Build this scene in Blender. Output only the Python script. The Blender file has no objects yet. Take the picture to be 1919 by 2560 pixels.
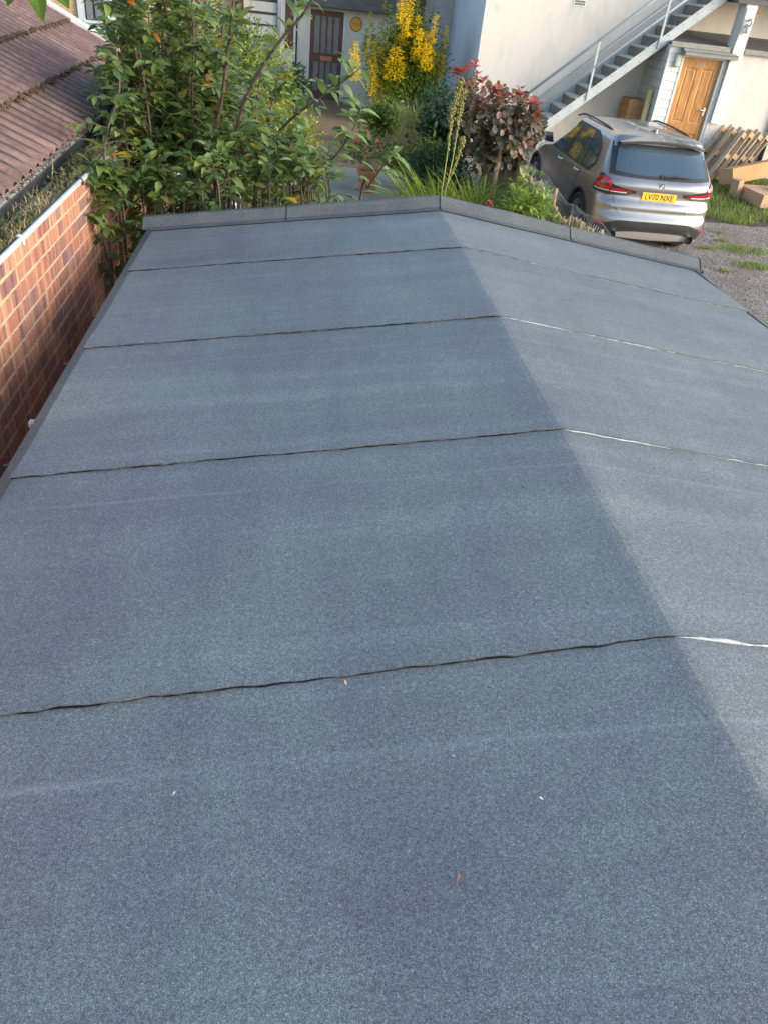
import bpy, bmesh, math, random
import numpy as np
from mathutils import Vector, Matrix, Euler
rnd = random.Random(7)
R_ = math.radians
SC = bpy.context.scene
COL = SC.collection

# ---------------------------------------------------------------- camera
CZ = 3.15                                    # lens height above the yard
CAMR = ((0.99160954, 0.03118575, 0.12545103),
        (-0.08404723, -0.5818097, 0.80897066),
        (0.09821699, -0.81272684, -0.57430698))
cam = bpy.data.cameras.new('camera')
cam.sensor_fit = 'VERTICAL'; cam.sensor_height = 36.0
cam.lens = 36.0 * 1915.0 / 2560.0
cam.clip_start = 0.05; cam.clip_end = 2000
camo = bpy.data.objects.new('camera', cam); COL.objects.link(camo)
m = Matrix.Identity(4)
for i in range(3):
    m[i][0] = CAMR[i][0]; m[i][1] = -CAMR[i][1]; m[i][2] = -CAMR[i][2]
m[2][3] = CZ
camo.matrix_world = m
SC.camera = camo

# ---------------------------------------------------------------- sky, sun, exposure
SUN = Vector((0.83, -0.42, 0.285)).normalized()      # towards the sun
sun_el = math.asin(SUN.z); sun_az = math.atan2(SUN.x, SUN.y)
world = bpy.data.worlds.new('World'); SC.world = world; world.use_nodes = True
wn = world.node_tree
sky = wn.nodes.new('ShaderNodeTexSky'); sky.sky_type = 'NISHITA'; sky.sun_disc = False
sky.sun_elevation = sun_el; sky.sun_rotation = sun_az
sky.air_density = 1.0; sky.dust_density = 1.2; sky.ozone_density = 1.2
bg = wn.nodes['Background']; bg.inputs['Strength'].default_value = 0.128
wn.links.new(sky.outputs[0], bg.inputs['Color'])
sl = bpy.data.lights.new('sun', 'SUN'); sl.energy = 1.5; sl.angle = R_(45); sl.color = (1.0, 0.965, 0.91)
so = bpy.data.objects.new('sun', sl); COL.objects.link(so)
so.rotation_euler = SUN.to_track_quat('Z', 'Y').to_euler(); so.location = (20, -10, 20)
SC.view_settings.view_transform = 'Standard'; SC.view_settings.look = 'None'
SC.view_settings.exposure = 1.74; SC.view_settings.gamma = 1.0
SC.view_settings.use_curve_mapping = False

# ---------------------------------------------------------------- helpers
def at(px, py, Y):
    """world point that stands at depth Y on the line of sight of photo pixel px,py"""
    v = ((px - 959.5) / 1915.0, (py - 1280.0) / 1915.0, 1.0)
    w = [sum(CAMR[i][k] * v[k] for k in range(3)) for i in range(3)]
    s = Y / w[1]
    return Vector((w[0] * s, Y, w[2] * s + CZ))

class MB:
    def __init__(s): s.v = []; s.f = []; s.m = []
    def add(s, vs, fs, mi=0):
        o = len(s.v); s.v.extend([tuple(p) for p in vs])
        for f in fs: s.f.append(tuple(i + o for i in f)); s.m.append(mi)
        return s
    def box(s, a, b, mi=0, M=None):
        (x0, y0, z0), (x1, y1, z1) = a, b
        vs = [(x0,y0,z0),(x1,y0,z0),(x1,y1,z0),(x0,y1,z0),(x0,y0,z1),(x1,y0,z1),(x1,y1,z1),(x0,y1,z1)]
        if M is not None: vs = [M @ Vector(p) for p in vs]
        return s.add(vs, [(0,3,2,1),(4,5,6,7),(0,1,5,4),(1,2,6,5),(2,3,7,6),(3,0,4,7)], mi)
    def tube(s, pts, r, n=6, mi=0, cap=True):
        pts = [Vector(p) for p in pts]
        rr = r if isinstance(r, (list, tuple)) else [r] * len(pts)
        up = None; rings = []
        for i, p in enumerate(pts):
            t = (pts[min(i+1, len(pts)-1)] - pts[max(i-1, 0)])
            t = t.normalized() if t.length > 1e-9 else Vector((0,0,1))
            if up is None:
                up = Vector((0,0,1)) if abs(t.z) < .9 else Vector((1,0,0))
            u = (up - t * up.dot(t))
            if u.length < 1e-6: u = t.orthogonal()
            u.normalize(); w = t.cross(u); up = u
            rings.append([p + (u * math.cos(2*math.pi*k/n) + w * math.sin(2*math.pi*k/n)) * rr[i] for k in range(n)])
        vs = [q for ring in rings for q in ring]; fs = []
        for i in range(len(pts)-1):
            for k in range(n):
                a = i*n+k; b = i*n+(k+1) % n
                fs.append((a, b, b+n, a+n))
        if cap: fs.append(tuple(range(n))[::-1]); fs.append(tuple(range((len(pts)-1)*n, len(pts)*n)))
        return s.add(vs, fs, mi)
    def lathe(s, prof, c, n=24, mi=0):
        vs = []; fs = []
        for r, z in prof:
            for k in range(n):
                a = 2*math.pi*k/n; vs.append((c[0]+r*math.cos(a), c[1]+r*math.sin(a), c[2]+z))
        for i in range(len(prof)-1):
            for k in range(n):
                a = i*n+k; b = i*n+(k+1) % n; fs.append((a, b, b+n, a+n))
        return s.add(vs, fs, mi)
    def grid(s, P, mi=0):
        nr = len(P); nc = len(P[0]); vs = [q for row in P for q in row]
        fs = [(i*nc+j, i*nc+j+1, (i+1)*nc+j+1, (i+1)*nc+j) for i in range(nr-1) for j in range(nc-1)]
        return s.add(vs, fs, mi)
    def prism(s, poly, d, mi=0):
        """poly: 3-D points of a planar outline, d: extrusion vector"""
        n = len(poly); d = Vector(d); vs = [Vector(p) for p in poly]; vs += [p + d for p in vs]
        fs = [tuple(range(n))[::-1], tuple(range(n, 2*n))]
        fs += [(i, (i+1) % n, n+(i+1) % n, n+i) for i in range(n)]
        return s.add(vs, fs, mi)
    def mesh(s, name, mats, origin=(0,0,0), smooth=False):
        me = bpy.data.meshes.new(name)
        o = origin
        me.from_pydata([(p[0]-o[0], p[1]-o[1], p[2]-o[2]) for p in s.v], [], s.f)
        if not isinstance(mats, (list, tuple)): mats = [mats]
        for mt in mats: me.materials.append(mt)
        if len(mats) > 1: me.polygons.foreach_set('material_index', s.m)
        if smooth: me.polygons.foreach_set('use_smooth', [True]*len(me.polygons))
        bm = bmesh.new(); bm.from_mesh(me)
        if len(bm.faces) < 60000 and smooth is not None: bmesh.ops.recalc_face_normals(bm, faces=bm.faces)
        bm.to_mesh(me); bm.free(); me.update()
        return me
    def build(s, name, mats, parent=None, smooth=False, kind=None, bevel=0.0, origin=None, recalc=True):
        org = origin if origin is not None else (tuple(parent['_o']) if parent is not None else (0,0,0))
        me = s.mesh(name, mats, org, smooth if recalc else None)
        ob = bpy.data.objects.new(name, me); COL.objects.link(ob)
        if parent is not None: ob.parent = parent; ob['_o'] = list(parent['_o'])
        else: ob.location = org; ob['_o'] = list(org)
        if kind: ob['kind'] = kind
        if bevel > 0:
            b = ob.modifiers.new('bevel', 'BEVEL'); b.width = bevel; b.segments = 2; b.limit_method = 'ANGLE'
        return ob

def thing(name, label, cat, loc=(0,0,0), group=None):
    o = bpy.data.objects.new(name, None); COL.objects.link(o)
    o.location = loc; o['_o'] = list(loc); o['label'] = label; o['category'] = cat; o.empty_display_size = .1
    if group: o['group'] = group
    return o
def tag(o, label, cat, group=None):
    o['label'] = label; o['category'] = cat
    if group: o['group'] = group
    return o
def struct(o): o['kind'] = 'structure'; return o
def text_part(name, body, size, M, mat, parent, extrude=.001):
    cu = bpy.data.curves.new('t', 'FONT'); cu.body = body; cu.size = size; cu.extrude = extrude
    cu.align_x = 'CENTER'; cu.align_y = 'CENTER'; cu.resolution_u = 3
    tmp = bpy.data.objects.new('t', cu); COL.objects.link(tmp)
    dg = bpy.context.evaluated_depsgraph_get(); dg.update()
    me = bpy.data.meshes.new_from_object(tmp.evaluated_get(dg))
    bpy.data.objects.remove(tmp)
    me.transform(Matrix.Translation(-Vector(parent['_o'])) @ M); me.materials.clear(); me.materials.append(mat)
    ob = bpy.data.objects.new(name, me); COL.objects.link(ob); ob.parent = parent; ob['_o'] = list(parent['_o'])
    return ob

# ---------------------------------------------------------------- materials
MATS = {}
def nodes(name):
    mt = bpy.data.materials.new(name); mt.use_nodes = True; MATS[name] = mt
    nt = mt.node_tree; b = nt.nodes['Principled BSDF']
    return mt, nt, b
def N(nt, t, **kw):
    n = nt.nodes.new(t)
    for k, v in kw.items():
        if k in n.inputs: n.inputs[k].default_value = v
        else: setattr(n, k, v)
    return n
def L(nt, a, b): nt.links.new(a, b)
def c4(c): return (c[0], c[1], c[2], 1.0)
def ramp(nt, fac, stops):
    r = nt.nodes.new('ShaderNodeValToRGB'); e = r.color_ramp.elements
    while len(e) > 1: e.remove(e[0])
    e[0].position = stops[0][0]; e[0].color = c4(stops[0][1])
    for p, c in stops[1:]:
        x = e.new(p); x.color = c4(c)
    L(nt, fac, r.inputs['Fac']); return r.outputs['Color']
def mix(nt, fac, a, b, mode='MIX'):
    n = nt.nodes.new('ShaderNodeMix'); n.data_type = 'RGBA'; n.blend_type = mode
    for sock, v in ((n.inputs[0], fac), (n.inputs[6], a), (n.inputs[7], b)):
        if hasattr(v, 'node'): L(nt, v, sock)
        elif isinstance(v, (int, float)): sock.default_value = v
        else: sock.default_value = c4(v)
    return n.outputs[2]
def coords(nt, scale=(1,1,1), kind='Object'):
    tc = nt.nodes.new('ShaderNodeTexCoord'); mp = nt.nodes.new('ShaderNodeMapping')
    mp.inputs['Scale'].default_value = scale; L(nt, tc.outputs[kind], mp.inputs['Vector']); return mp.outputs[0]
def noise(nt, vec, scale, detail=4, rough=.55, dist=0.0):
    n = N(nt, 'ShaderNodeTexNoise', Scale=scale, Detail=detail, Roughness=rough, Distortion=dist); L(nt, vec, n.inputs['Vector']); return n.outputs['Fac']
def bump(nt, b, h, strength, dist):
    n = N(nt, 'ShaderNodeBump', Strength=strength, Distance=dist); L(nt, h, n.inputs['Height']); L(nt, n.outputs[0], b.inputs['Normal'])
def pm(name, c1, c2=None, scale=8, rough=.7, bmp=0.0, bdist=.004, metal=0.0, coat=0.0, stretch=(1,1,1), spec=.5, detail=5, bscale=None, c3=None):
    mt, nt, b = nodes(name)
    b.inputs['Roughness'].default_value = rough; b.inputs['Metallic'].default_value = metal
    b.inputs['Specular IOR Level'].default_value = spec; b.inputs['Coat Weight'].default_value = coat
    if coat: b.inputs['Coat Roughness'].default_value = .05
    if c2 is None: b.inputs['Base Color'].default_value = c4(c1)
    vec = coords(nt, stretch)
    if c2 is not None:
        st = [(.3, c1), (.7, c2)] if c3 is None else [(.25, c1), (.5, c2), (.75, c3)]
        L(nt, ramp(nt, noise(nt, vec, scale, detail, .6), st), b.inputs['Base Color'])
    if bmp: bump(nt, b, noise(nt, vec, bscale or scale*4, 5, .65), bmp, bdist)
    return mt

def felt_mat(name, dark=1.0):
    mt, nt, b = nodes(name); vec = coords(nt)
    g = noise(nt, vec, 470, 2, .75)
    g2 = noise(nt, vec, 125, 4, .85)
    blot = noise(nt, vec, 1.7, 6, .7, .5)
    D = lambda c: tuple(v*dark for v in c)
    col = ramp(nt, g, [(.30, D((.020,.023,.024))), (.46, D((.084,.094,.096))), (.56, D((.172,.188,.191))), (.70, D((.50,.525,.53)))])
    col = mix(nt, .38, col, ramp(nt, g2, [(.34, D((.035,.040,.043))), (.5, D((.125,.136,.140))), (.66, D((.33,.35,.355)))]))
    col = mix(nt, 1.0, col, ramp(nt, blot, [(.28, (.80,.80,.85)), (.45, (.96,.96,.99)), (.58, (1.04,1.06,1.02)), (.72, (1.16,1.20,1.10))]), 'MULTIPLY')
    str_ = noise(nt, coords(nt, (5.0, .5, .5)), 1.3, 5, .65)
    col = mix(nt, 1.0, col, ramp(nt, str_, [(.35, (.93,.93,.94)), (.5, (1,1,1)), (.68, (1.07,1.07,1.06))]), 'MULTIPLY')
    band = noise(nt, coords(nt, (.2, 7.0, .2)), 1.6, 4, .6)          # roller marks along the sheet
    col = mix(nt, 1.0, col, ramp(nt, band, [(.36, (.92,.92,.93)), (.55, (1,1,1)), (.70, (1.12,1.12,1.11))]), 'MULTIPLY')
    # faint pale line that runs beside each lap
    geo = nt.nodes.new('ShaderNodeNewGeometry'); sp_ = nt.nodes.new('ShaderNodeSeparateXYZ'); L(nt, geo.outputs['Position'], sp_.inputs[0])
    wv = noise(nt, vec, 3.0, 3, .6)
    def M(op, a_, b_=None):
        n_ = nt.nodes.new('ShaderNodeMath'); n_.operation = op
        for i_, v_ in enumerate((a_, b_)):
            if v_ is None: continue
            if hasattr(v_, 'node'): L(nt, v_, n_.inputs[i_])
            else: n_.inputs[i_].default_value = v_
        return n_.outputs[0]
    y_ = M('ADD', M('ADD', sp_.outputs['Y'], M('MULTIPLY', wv, .05)), -.925+.46+9.2)
    d_ = M('ABSOLUTE', M('SUBTRACT', M('FRACT', M('DIVIDE', y_, .92)), .5))
    line = M('MULTIPLY', M('SUBTRACT', 1.0, M('MULTIPLY', d_, 50.0)), M('MULTIPLY', noise(nt, vec, 2.3, 4, .7), .9))
    line = M('MAXIMUM', M('MINIMUM', M('MULTIPLY', M('SUBTRACT', line, .22), .55), .15), 0.0)
    col = mix(nt, line, col, D((.38,.40,.41)))
    L(nt, col, b.inputs['Base Color'])
    b.inputs['Roughness'].default_value = .58; b.inputs['Specular IOR Level'].default_value = .55
    bump(nt, b, g, .6, .0022)
    return mt
FELT = felt_mat('mineral_felt', 1.02)
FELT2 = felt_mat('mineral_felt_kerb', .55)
BITUMEN = pm('bitumen', (.006,.006,.007), (.012,.012,.013), 60, .55, spec=.2)

LAP_GLINT = pm('painted_lap_glint', (.10,.11,.115), (.44,.46,.47), 22, .5, c3=(.22,.235,.245))  # sun glint on the lap edges, put into the colour
def brick_mat(name, ramp_stops, sk=1.0):
    mt, nt, b = nodes(name)
    oi = nt.nodes.new('ShaderNodeObjectInfo'); tc = nt.nodes.new('ShaderNodeTexCoord')
    geo = nt.nodes.new('ShaderNodeNewGeometry')
    mp = nt.nodes.new('ShaderNodeMapping'); mp.inputs['Scale'].default_value = (1.0, 27.0, .9); L(nt, geo.outputs['Position'], mp.inputs['Vector'])
    streak = noise(nt, mp.outputs[0], 1.0, 3, .6)
    base = ramp(nt, oi.outputs['Random'], ramp_stops)
    col = mix(nt, 1.0, base, ramp(nt, streak, [(.34, (1-.48*sk,1-.46*sk,1-.26*sk)), (.46, (1-.12*sk,1-.12*sk,1-.06*sk)), (.54, (1+.08*sk,1+.04*sk,1)), (.66, (1+.42*sk,1+.40*sk,1+.38*sk))]), 'MULTIPLY')
    fine = noise(nt, geo.outputs['Position'], 90, 4, .7)
    col = mix(nt, 1.0, col, ramp(nt, fine, [(.3, (.75,.75,.75)), (.7, (1.15,1.15,1.15))]), 'MULTIPLY')
    dirt = noise(nt, geo.outputs['Position'], 5, 5, .65)
    col = mix(nt, ramp(nt, dirt, [(.55, (0,0,0)), (.75, (.5,.5,.5))]), col, (.11,.095,.085))
    L(nt, col, b.inputs['Base Color']); b.inputs['Roughness'].default_value = .85
    bump(nt, b, fine, .5, .003)
    return mt
BRICK = brick_mat('red_brick', [(0, (.25,.105,.075)), (.2, (.40,.17,.095)), (.4, (.32,.14,.095)), (.6, (.21,.105,.095)), (.8, (.47,.22,.125)), (1, (.30,.13,.085))])
BRICK2 = brick_mat('yellow_brick', [(0, (.50,.36,.18)), (.5, (.58,.43,.23)), (1, (.46,.31,.16))], .15)
BRICKD = brick_mat('dark_red_brick', [(0, (.14,.06,.047)), (.5, (.18,.075,.057)), (1, (.12,.055,.045))], .3)
MORTAR = pm('mortar', (.34,.235,.13), (.46,.34,.20), 9, .95, .6, .006, bscale=60, c3=(.25,.185,.12))
WHITEP = pm('white_plastic', (.62,.62,.60), (.53,.55,.53), 6, .35, spec=.5)
DARKP = pm('dark_grey_plastic', (.035,.037,.042), (.055,.058,.062), 10, .38)
BLACKP = pm('black_plastic', (.012,.012,.014), (.02,.02,.022), 30, .4)
def sheet_mat():
    mt, nt, b = nodes('cement_roof_sheet'); vec = coords(nt)
    n1 = noise(nt, vec, 3.0, 6, .65); n2 = noise(nt, vec, 30, 5, .7); n3 = noise(nt, coords(nt, (3, 14, 3)), 2.0, 5, .7)
    col = ramp(nt, n1, [(.3, (.11,.060,.052)), (.5, (.165,.098,.084)), (.7, (.235,.152,.134))])
    col = mix(nt, 1.0, col, ramp(nt, n2, [(.3, (.6,.58,.58)), (.6, (1.1,1.1,1.1))]), 'MULTIPLY')
    col = mix(nt, ramp(nt, n3, [(.66, (0,0,0)), (.74, (.85,.85,.85))]), col, (.48,.43,.42))
    n4 = noise(nt, vec, 9, 5, .7)
    col = mix(nt, ramp(nt, n4, [(.60, (0,0,0)), (.70, (.8,.8,.8))]), col, (.055,.04,.03))
    L(nt, col, b.inputs['Base Color']); b.inputs['Roughness'].default_value = .75; bump(nt, b, n2, .5, .004)
    return mt
SHEET = sheet_mat()  # ribbed roof
MOSS = pm('moss', (.018,.018,.010), (.055,.055,.018), 30, .95, .8, .02, c3=(.13,.12,.03))
DRYGRASS = pm('dry_stems', (.42,.33,.17), (.30,.22,.10), 30, .8)
TIMBERG = pm('weathered_board', (.30,.29,.265), (.44,.42,.385), 6, .85, .3, .003, stretch=(6,1,6))

def plaster_mat(name, base, stain, amount):
    mt, nt, b = nodes(name); geo = nt.nodes.new('ShaderNodeNewGeometry')
    mp = nt.nodes.new('ShaderNodeMapping'); mp.inputs['Scale'].default_value = (1.1, 1.1, .45); L(nt, geo.outputs['Position'], mp.inputs['Vector'])
    n1 = noise(nt, mp.outputs[0], 1.7, 6, .65, .4)
    mp2 = nt.nodes.new('ShaderNodeMapping'); mp2.inputs['Scale'].default_value = (9, 9, 1.0); L(nt, geo.outputs['Position'], mp2.inputs['Vector'])
    n2 = noise(nt, mp2.outputs[0], 1.0, 5, .6)
    n3 = noise(nt, geo.outputs['Position'], 60, 4, .6)
    col = ramp(nt, n1, [(.30, tuple(v*.86 for v in base)), (.5, base), (.7, (min(base[0]*1.05,.86), base[1]*.985, base[2]*.98))])
    col = mix(nt, ramp(nt, n2, [(.56, (0,0,0)), (.80, (amount,)*3)]), col, stain)
    mp3 = nt.nodes.new('ShaderNodeMapping'); mp3.inputs['Scale'].default_value = (2.5, 2.5, 1.6); L(nt, geo.outputs['Position'], mp3.inputs['Vector'])
    n4 = noise(nt, mp3.outputs[0], 1.3, 6, .7)
    col = mix(nt, ramp(nt, n4, [(.60, (0,0,0)), (.72, (amount*.9,)*3)]), col, tuple(v*.55 for v in stain))
    L(nt, col, b.inputs['Base Color']); b.inputs['Roughness'].default_value = .88; bump(nt, b, n3, .25, .004)
    return mt
PLASTER = plaster_mat('white_render', (.62,.57,.505), (.46,.40,.31), .30)
PLASTERB = plaster_mat('white_render_plain', (.74,.71,.66), (.5,.46,.38), .25)
CREAM = plaster_mat('cream_paint', (.66,.60,.50), (.35,.30,.24), .3)
LEAD = pm('lead_grey', (.065,.066,.07), (.10,.10,.105), 5, .55)
WOODG = pm('grey_wood', (.20,.195,.17), (.30,.29,.25), 5, .8, .3, .003, stretch=(1.5,8,8))
STEEL = pm('grey_painted_steel', (.38,.41,.41), (.45,.48,.475), 5, .5, .05, .002)
TREADM = pm('worn_tread', (.40,.385,.35), (.52,.50,.46), 8, .85, .3, .003)
STEELD = pm('dark_riser', (.10,.09,.075), (.20,.185,.16), 8, .85, .3, .003)
def wood_mat(name, a, bcol, c, stretch, scale=3, rough=.5, dist=1.5):
    mt, nt, b = nodes(name); vec = coords(nt, stretch)
    n1 = noise(nt, vec, scale, 5, .6, dist)
    L(nt, ramp(nt, n1, [(.28, a), (.5, bcol), (.72, c)]), b.inputs['Base Color'])
    b.inputs['Roughness'].default_value = rough; bump(nt, b, n1, .15, .002); return mt
DOORW = wood_mat('oak_door', (.24,.088,.018), (.43,.185,.045), (.56,.28,.08), (9, 9, .9), 1.6, .42)
BROWND = wood_mat('dark_brown_door', (.075,.028,.016), (.125,.046,.026), (.165,.065,.038), (9, 9, 1), 2, .5)
TIMB = wood_mat('pallet_timber', (.28,.215,.15), (.44,.34,.23), (.54,.44,.31), (3, 3, 3), 2.2, .85)
TIMBO = wood_mat('pallet_block', (.38,.20,.075), (.52,.29,.12), (.62,.38,.18), (3, 3, 3), 4, .8)
POSTW = wood_mat('pine_post', (.42,.30,.11), (.55,.41,.17), (.62,.50,.25), (10, 10, 1), 2, .7)
CARD = pm('cardboard', (.42,.215,.085), (.50,.27,.12), 3, .85)
CARD2 = pm('cardboard_pale', (.47,.29,.165), (.55,.36,.22), 4, .85)
GLASS = pm('window_glass', (.012,.018,.03), None, rough=.05, spec=.8)
CURTAIN = pm('net_curtain', (.13,.13,.15), (.22,.21,.22), 18, .6)
TERRA = pm('terracotta', (.42,.145,.062), (.52,.20,.09), 9, .8, .2, .003)
SOIL = pm('soil', (.035,.025,.017), (.075,.055,.036), 12, .95, .8, .03, c3=(.11,.085,.05))
MULCH = pm('mulch', (.17,.105,.06), (.28,.185,.11), 25, .95, .8, .02)
CONC = pm('concrete_path', (.15,.165,.135), (.26,.265,.22), 3, .9, .4, .004, c3=(.20,.215,.165), bscale=70)
ORANGE = pm('orange_sign', (.72,.30,.03), (.78,.36,.05), 20, .4)
DKORANGE = pm('brown_print', (.30,.12,.02))
GALV = pm('galvanised_wire', (.16,.20,.22), (.26,.31,.33), 40, .5, metal=.3)
REED = pm('reed', (.30,.22,.12), (.46,.36,.21), 25, .85, stretch=(1,1,.2), c3=(.22,.16,.09))
RUST = pm('rusted_cladding', (.60,.56,.50), (.66,.63,.57), 5, .8)

def leaf_mat(name, stops, rough=.42, trans=.40, spec=.45, vein=True):
    mt, nt, b = nodes(name)
    geo = nt.nodes.new('ShaderNodeNewGeometry'); oi = nt.nodes.new('ShaderNodeObjectInfo')
    add = N(nt, 'ShaderNodeMath', operation='ADD'); L(nt, geo.outputs['Random Per Island'], add.inputs[0]); L(nt, oi.outputs['Random'], add.inputs[1])
    fr = N(nt, 'ShaderNodeMath', operation='FRACT'); L(nt, add.outputs[0], fr.inputs[0])
    col = ramp(nt, fr.outputs[0], stops)
    n1 = noise(nt, geo.outputs['Position'], 45, 3, .6)
    col = mix(nt, 1.0, col, ramp(nt, n1, [(.3, (.78,.8,.75)), (.7, (1.18,1.15,1.1))]), 'MULTIPLY')
    L(nt, col, b.inputs['Base Color']); b.inputs['Roughness'].default_value = rough; b.inputs['Specular IOR Level'].default_value = spec
    tr = nt.nodes.new('ShaderNodeBsdfTranslucent'); L(nt, mix(nt, 1.0, col, (1.25,1.25,.7), 'MULTIPLY'), tr.inputs['Color'])
    ms = nt.nodes.new('ShaderNodeMixShader'); ms.inputs[0].default_value = trans
    out = nt.nodes['Material Output']
    L(nt, b.outputs[0], ms.inputs[1]); L(nt, tr.outputs[0], ms.inputs[2]); L(nt, ms.outputs[0], out.inputs['Surface'])
    return mt
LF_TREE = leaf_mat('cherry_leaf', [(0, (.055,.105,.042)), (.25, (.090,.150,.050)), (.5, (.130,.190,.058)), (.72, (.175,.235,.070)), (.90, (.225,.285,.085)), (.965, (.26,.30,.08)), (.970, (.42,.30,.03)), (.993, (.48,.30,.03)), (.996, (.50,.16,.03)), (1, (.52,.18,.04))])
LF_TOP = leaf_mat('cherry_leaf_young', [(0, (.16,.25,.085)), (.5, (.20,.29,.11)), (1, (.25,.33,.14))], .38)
LF_DARK = leaf_mat('dark_leaf', [(0, (.022,.052,.026)), (.5, (.042,.092,.042)), (1, (.075,.14,.065))])
LF_MID = leaf_mat('mid_leaf', [(0, (.065,.115,.025)), (.5, (.115,.19,.035)), (1, (.19,.27,.06))])
LF_YEL = leaf_mat('yellow_spike_leaf', [(0, (.84,.58,.012)), (.5, (.92,.70,.02)), (.85, (.92,.76,.06)), (1, (.62,.62,.05))], .5, .4)
LF_YG = leaf_mat('variegated_leaf', [(0, (.14,.20,.03)), (.5, (.30,.34,.06)), (1, (.50,.46,.10))], .5)
LF_SMOKE = leaf_mat('smoke_bush_leaf', [(0, (.09,.10,.075)), (.3, (.155,.15,.125)), (.55, (.21,.155,.165)), (.8, (.25,.18,.11)), (1, (.15,.18,.075))], .5, .2)
LF_RED = leaf_mat('red_tip_leaf', [(0, (.42,.07,.075)), (.5, (.48,.14,.15)), (.8, (.42,.18,.17)), (1, (.46,.22,.10))], .5, .3)
LF_BROWN = leaf_mat('bronze_leaf', [(0, (.30,.13,.075)), (.4, (.38,.19,.15)), (.7, (.36,.15,.14)), (1, (.26,.22,.09))], .5, .3)
LF_GRASS = leaf_mat('grass_blade', [(0, (.12,.20,.03)), (.5, (.20,.29,.05)), (.85, (.28,.33,.08)), (1, (.42,.36,.16))], .6, .3, .3)
LF_LILY = leaf_mat('lily_blade', [(0, (.18,.26,.03)), (.6, (.28,.37,.05)), (1, (.38,.42,.09))], .5, .3)
LF_PINK = leaf_mat('pink_petal', [(0, (.40,.07,.08)), (1, (.50,.16,.16))], .6, .3)
LF_PURPLE = leaf_mat('purple_petal', [(0, (.30,.16,.50)), (1, (.42,.25,.62))], .6, .3)
LF_HEATH = leaf_mat('heather_twig', [(0, (.13,.12,.06)), (.5, (.20,.17,.10)), (1, (.27,.22,.15))], .7, .2, .2)
LF_SEED = leaf_mat('seed_head', [(0, (.24,.22,.05)), (.5, (.36,.30,.11)), (1, (.30,.33,.08))], .7, .2, .2)
BARK = pm('bark', (.075,.045,.03), (.13,.085,.06), 30, .85, .4, .003, stretch=(1,1,.3))
BARK2 = pm('tan_bark', (.24,.145,.09), (.33,.22,.145), 25, .85, .4, .003, stretch=(1,1,.3))
STEM = pm('green_stem', (.22,.23,.06), (.32,.30,.09), 20, .7)
def gravel_mat():
    mt, nt, b = nodes('gravel'); vec = coords(nt)
    v = N(nt, 'ShaderNodeTexVoronoi', Scale=55.0); L(nt, vec, v.inputs['Vector'])
    v2 = N(nt, 'ShaderNodeTexVoronoi', Scale=24.0); L(nt, vec, v2.inputs['Vector'])
    bw = nt.nodes.new('ShaderNodeRGBToBW'); L(nt, v.outputs['Color'], bw.inputs[0])
    col = ramp(nt, bw.outputs[0], [(.2, (.125,.105,.09)), (.5, (.24,.205,.18)), (.8, (.38,.335,.30))])
    big = noise(nt, vec, 1.4, 6, .65)
    col = mix(nt, 1.0, col, ramp(nt, big, [(.32, (.62,.58,.55)), (.5, (.95,.93,.92)), (.7, (1.15,1.12,1.1))]), 'MULTIPLY')
    soil_ = noise(nt, vec, .8, 6, .7, .4)
    col = mix(nt, ramp(nt, soil_, [(.48, (0,0,0)), (.66, (.75,.75,.75))]), col, (.17,.125,.085))
    L(nt, col, b.inputs['Base Color']); b.inputs['Roughness'].default_value = .92
    bump(nt, b, v.outputs['Distance'], .8, .02)
    return mt
GRAVEL = gravel_mat()
STONE = leaf_mat('loose_stone', [(0, (.15,.13,.12)), (.5, (.29,.25,.23)), (.85, (.42,.38,.35)), (1, (.55,.52,.50))], .9, 0.0, .2)
def paint_mat():
    mt, nt, b = nodes('silver_car_paint')
    b.inputs['Base Color'].default_value = (.285,.280,.278,1); b.inputs['Metallic'].default_value = .75; b.inputs['Roughness'].default_value = .30
    b.inputs['Coat Weight'].default_value = .8; b.inputs['Coat Roughness'].default_value = .04
    vec = coords(nt); L(nt, ramp(nt, noise(nt, vec, 6, 5, .7), [(.35, (.27,.27,.27)), (.7, (.37,.37,.37))]), b.inputs['Roughness']); return mt
PAINT = paint_mat()
CARGLASS = pm('car_glass', (.035,.060,.080), None, rough=.03, spec=.9, coat=1.0)  # blue of the reflected sky put into the base colour
TRIM = pm('black_trim', (.018,.018,.02), (.028,.028,.03), 60, .5)
SATIN = pm('satin_trim', (.56,.53,.48), None, rough=.42, metal=.6)
CHROME = pm('chrome', (.78,.78,.79), None, rough=.28, metal=1.0)
LAMPR = pm('red_lamp', (.50,.004,.010), None, rough=.08, coat=1.0)
LAMPD = pm('dark_red_lamp', (.10,.003,.006), None, rough=.08, coat=1.0)
LAMPW = pm('white_lamp', (.70,.66,.64), None, rough=.2)
RUBBER = pm('tyre_rubber', (.016,.016,.017), (.028,.027,.026), 20, .8, .2, .002)
ALLOY = pm('alloy', (.42,.43,.45), None, rough=.3, metal=.9)
PLATEY = pm('plate_yellow', (.80,.50,.04), None, rough=.35)
BLACK = pm('black_print', (.01,.01,.01), None, rough=.5)
BLUE = pm('blue_enamel', (.03,.16,.45), None, rough=.2)
WHITE = pm('white_enamel', (.8,.8,.8), None, rough=.25)

def lerp(a, b, t): return a + (b-a)*t
def interp(x, xs, ys): return float(np.interp(x, xs, ys))
def zg(Y): return interp(Y, [14.5, 17.5, 22.0], [0, .20, .25])       # lie of the land

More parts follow.
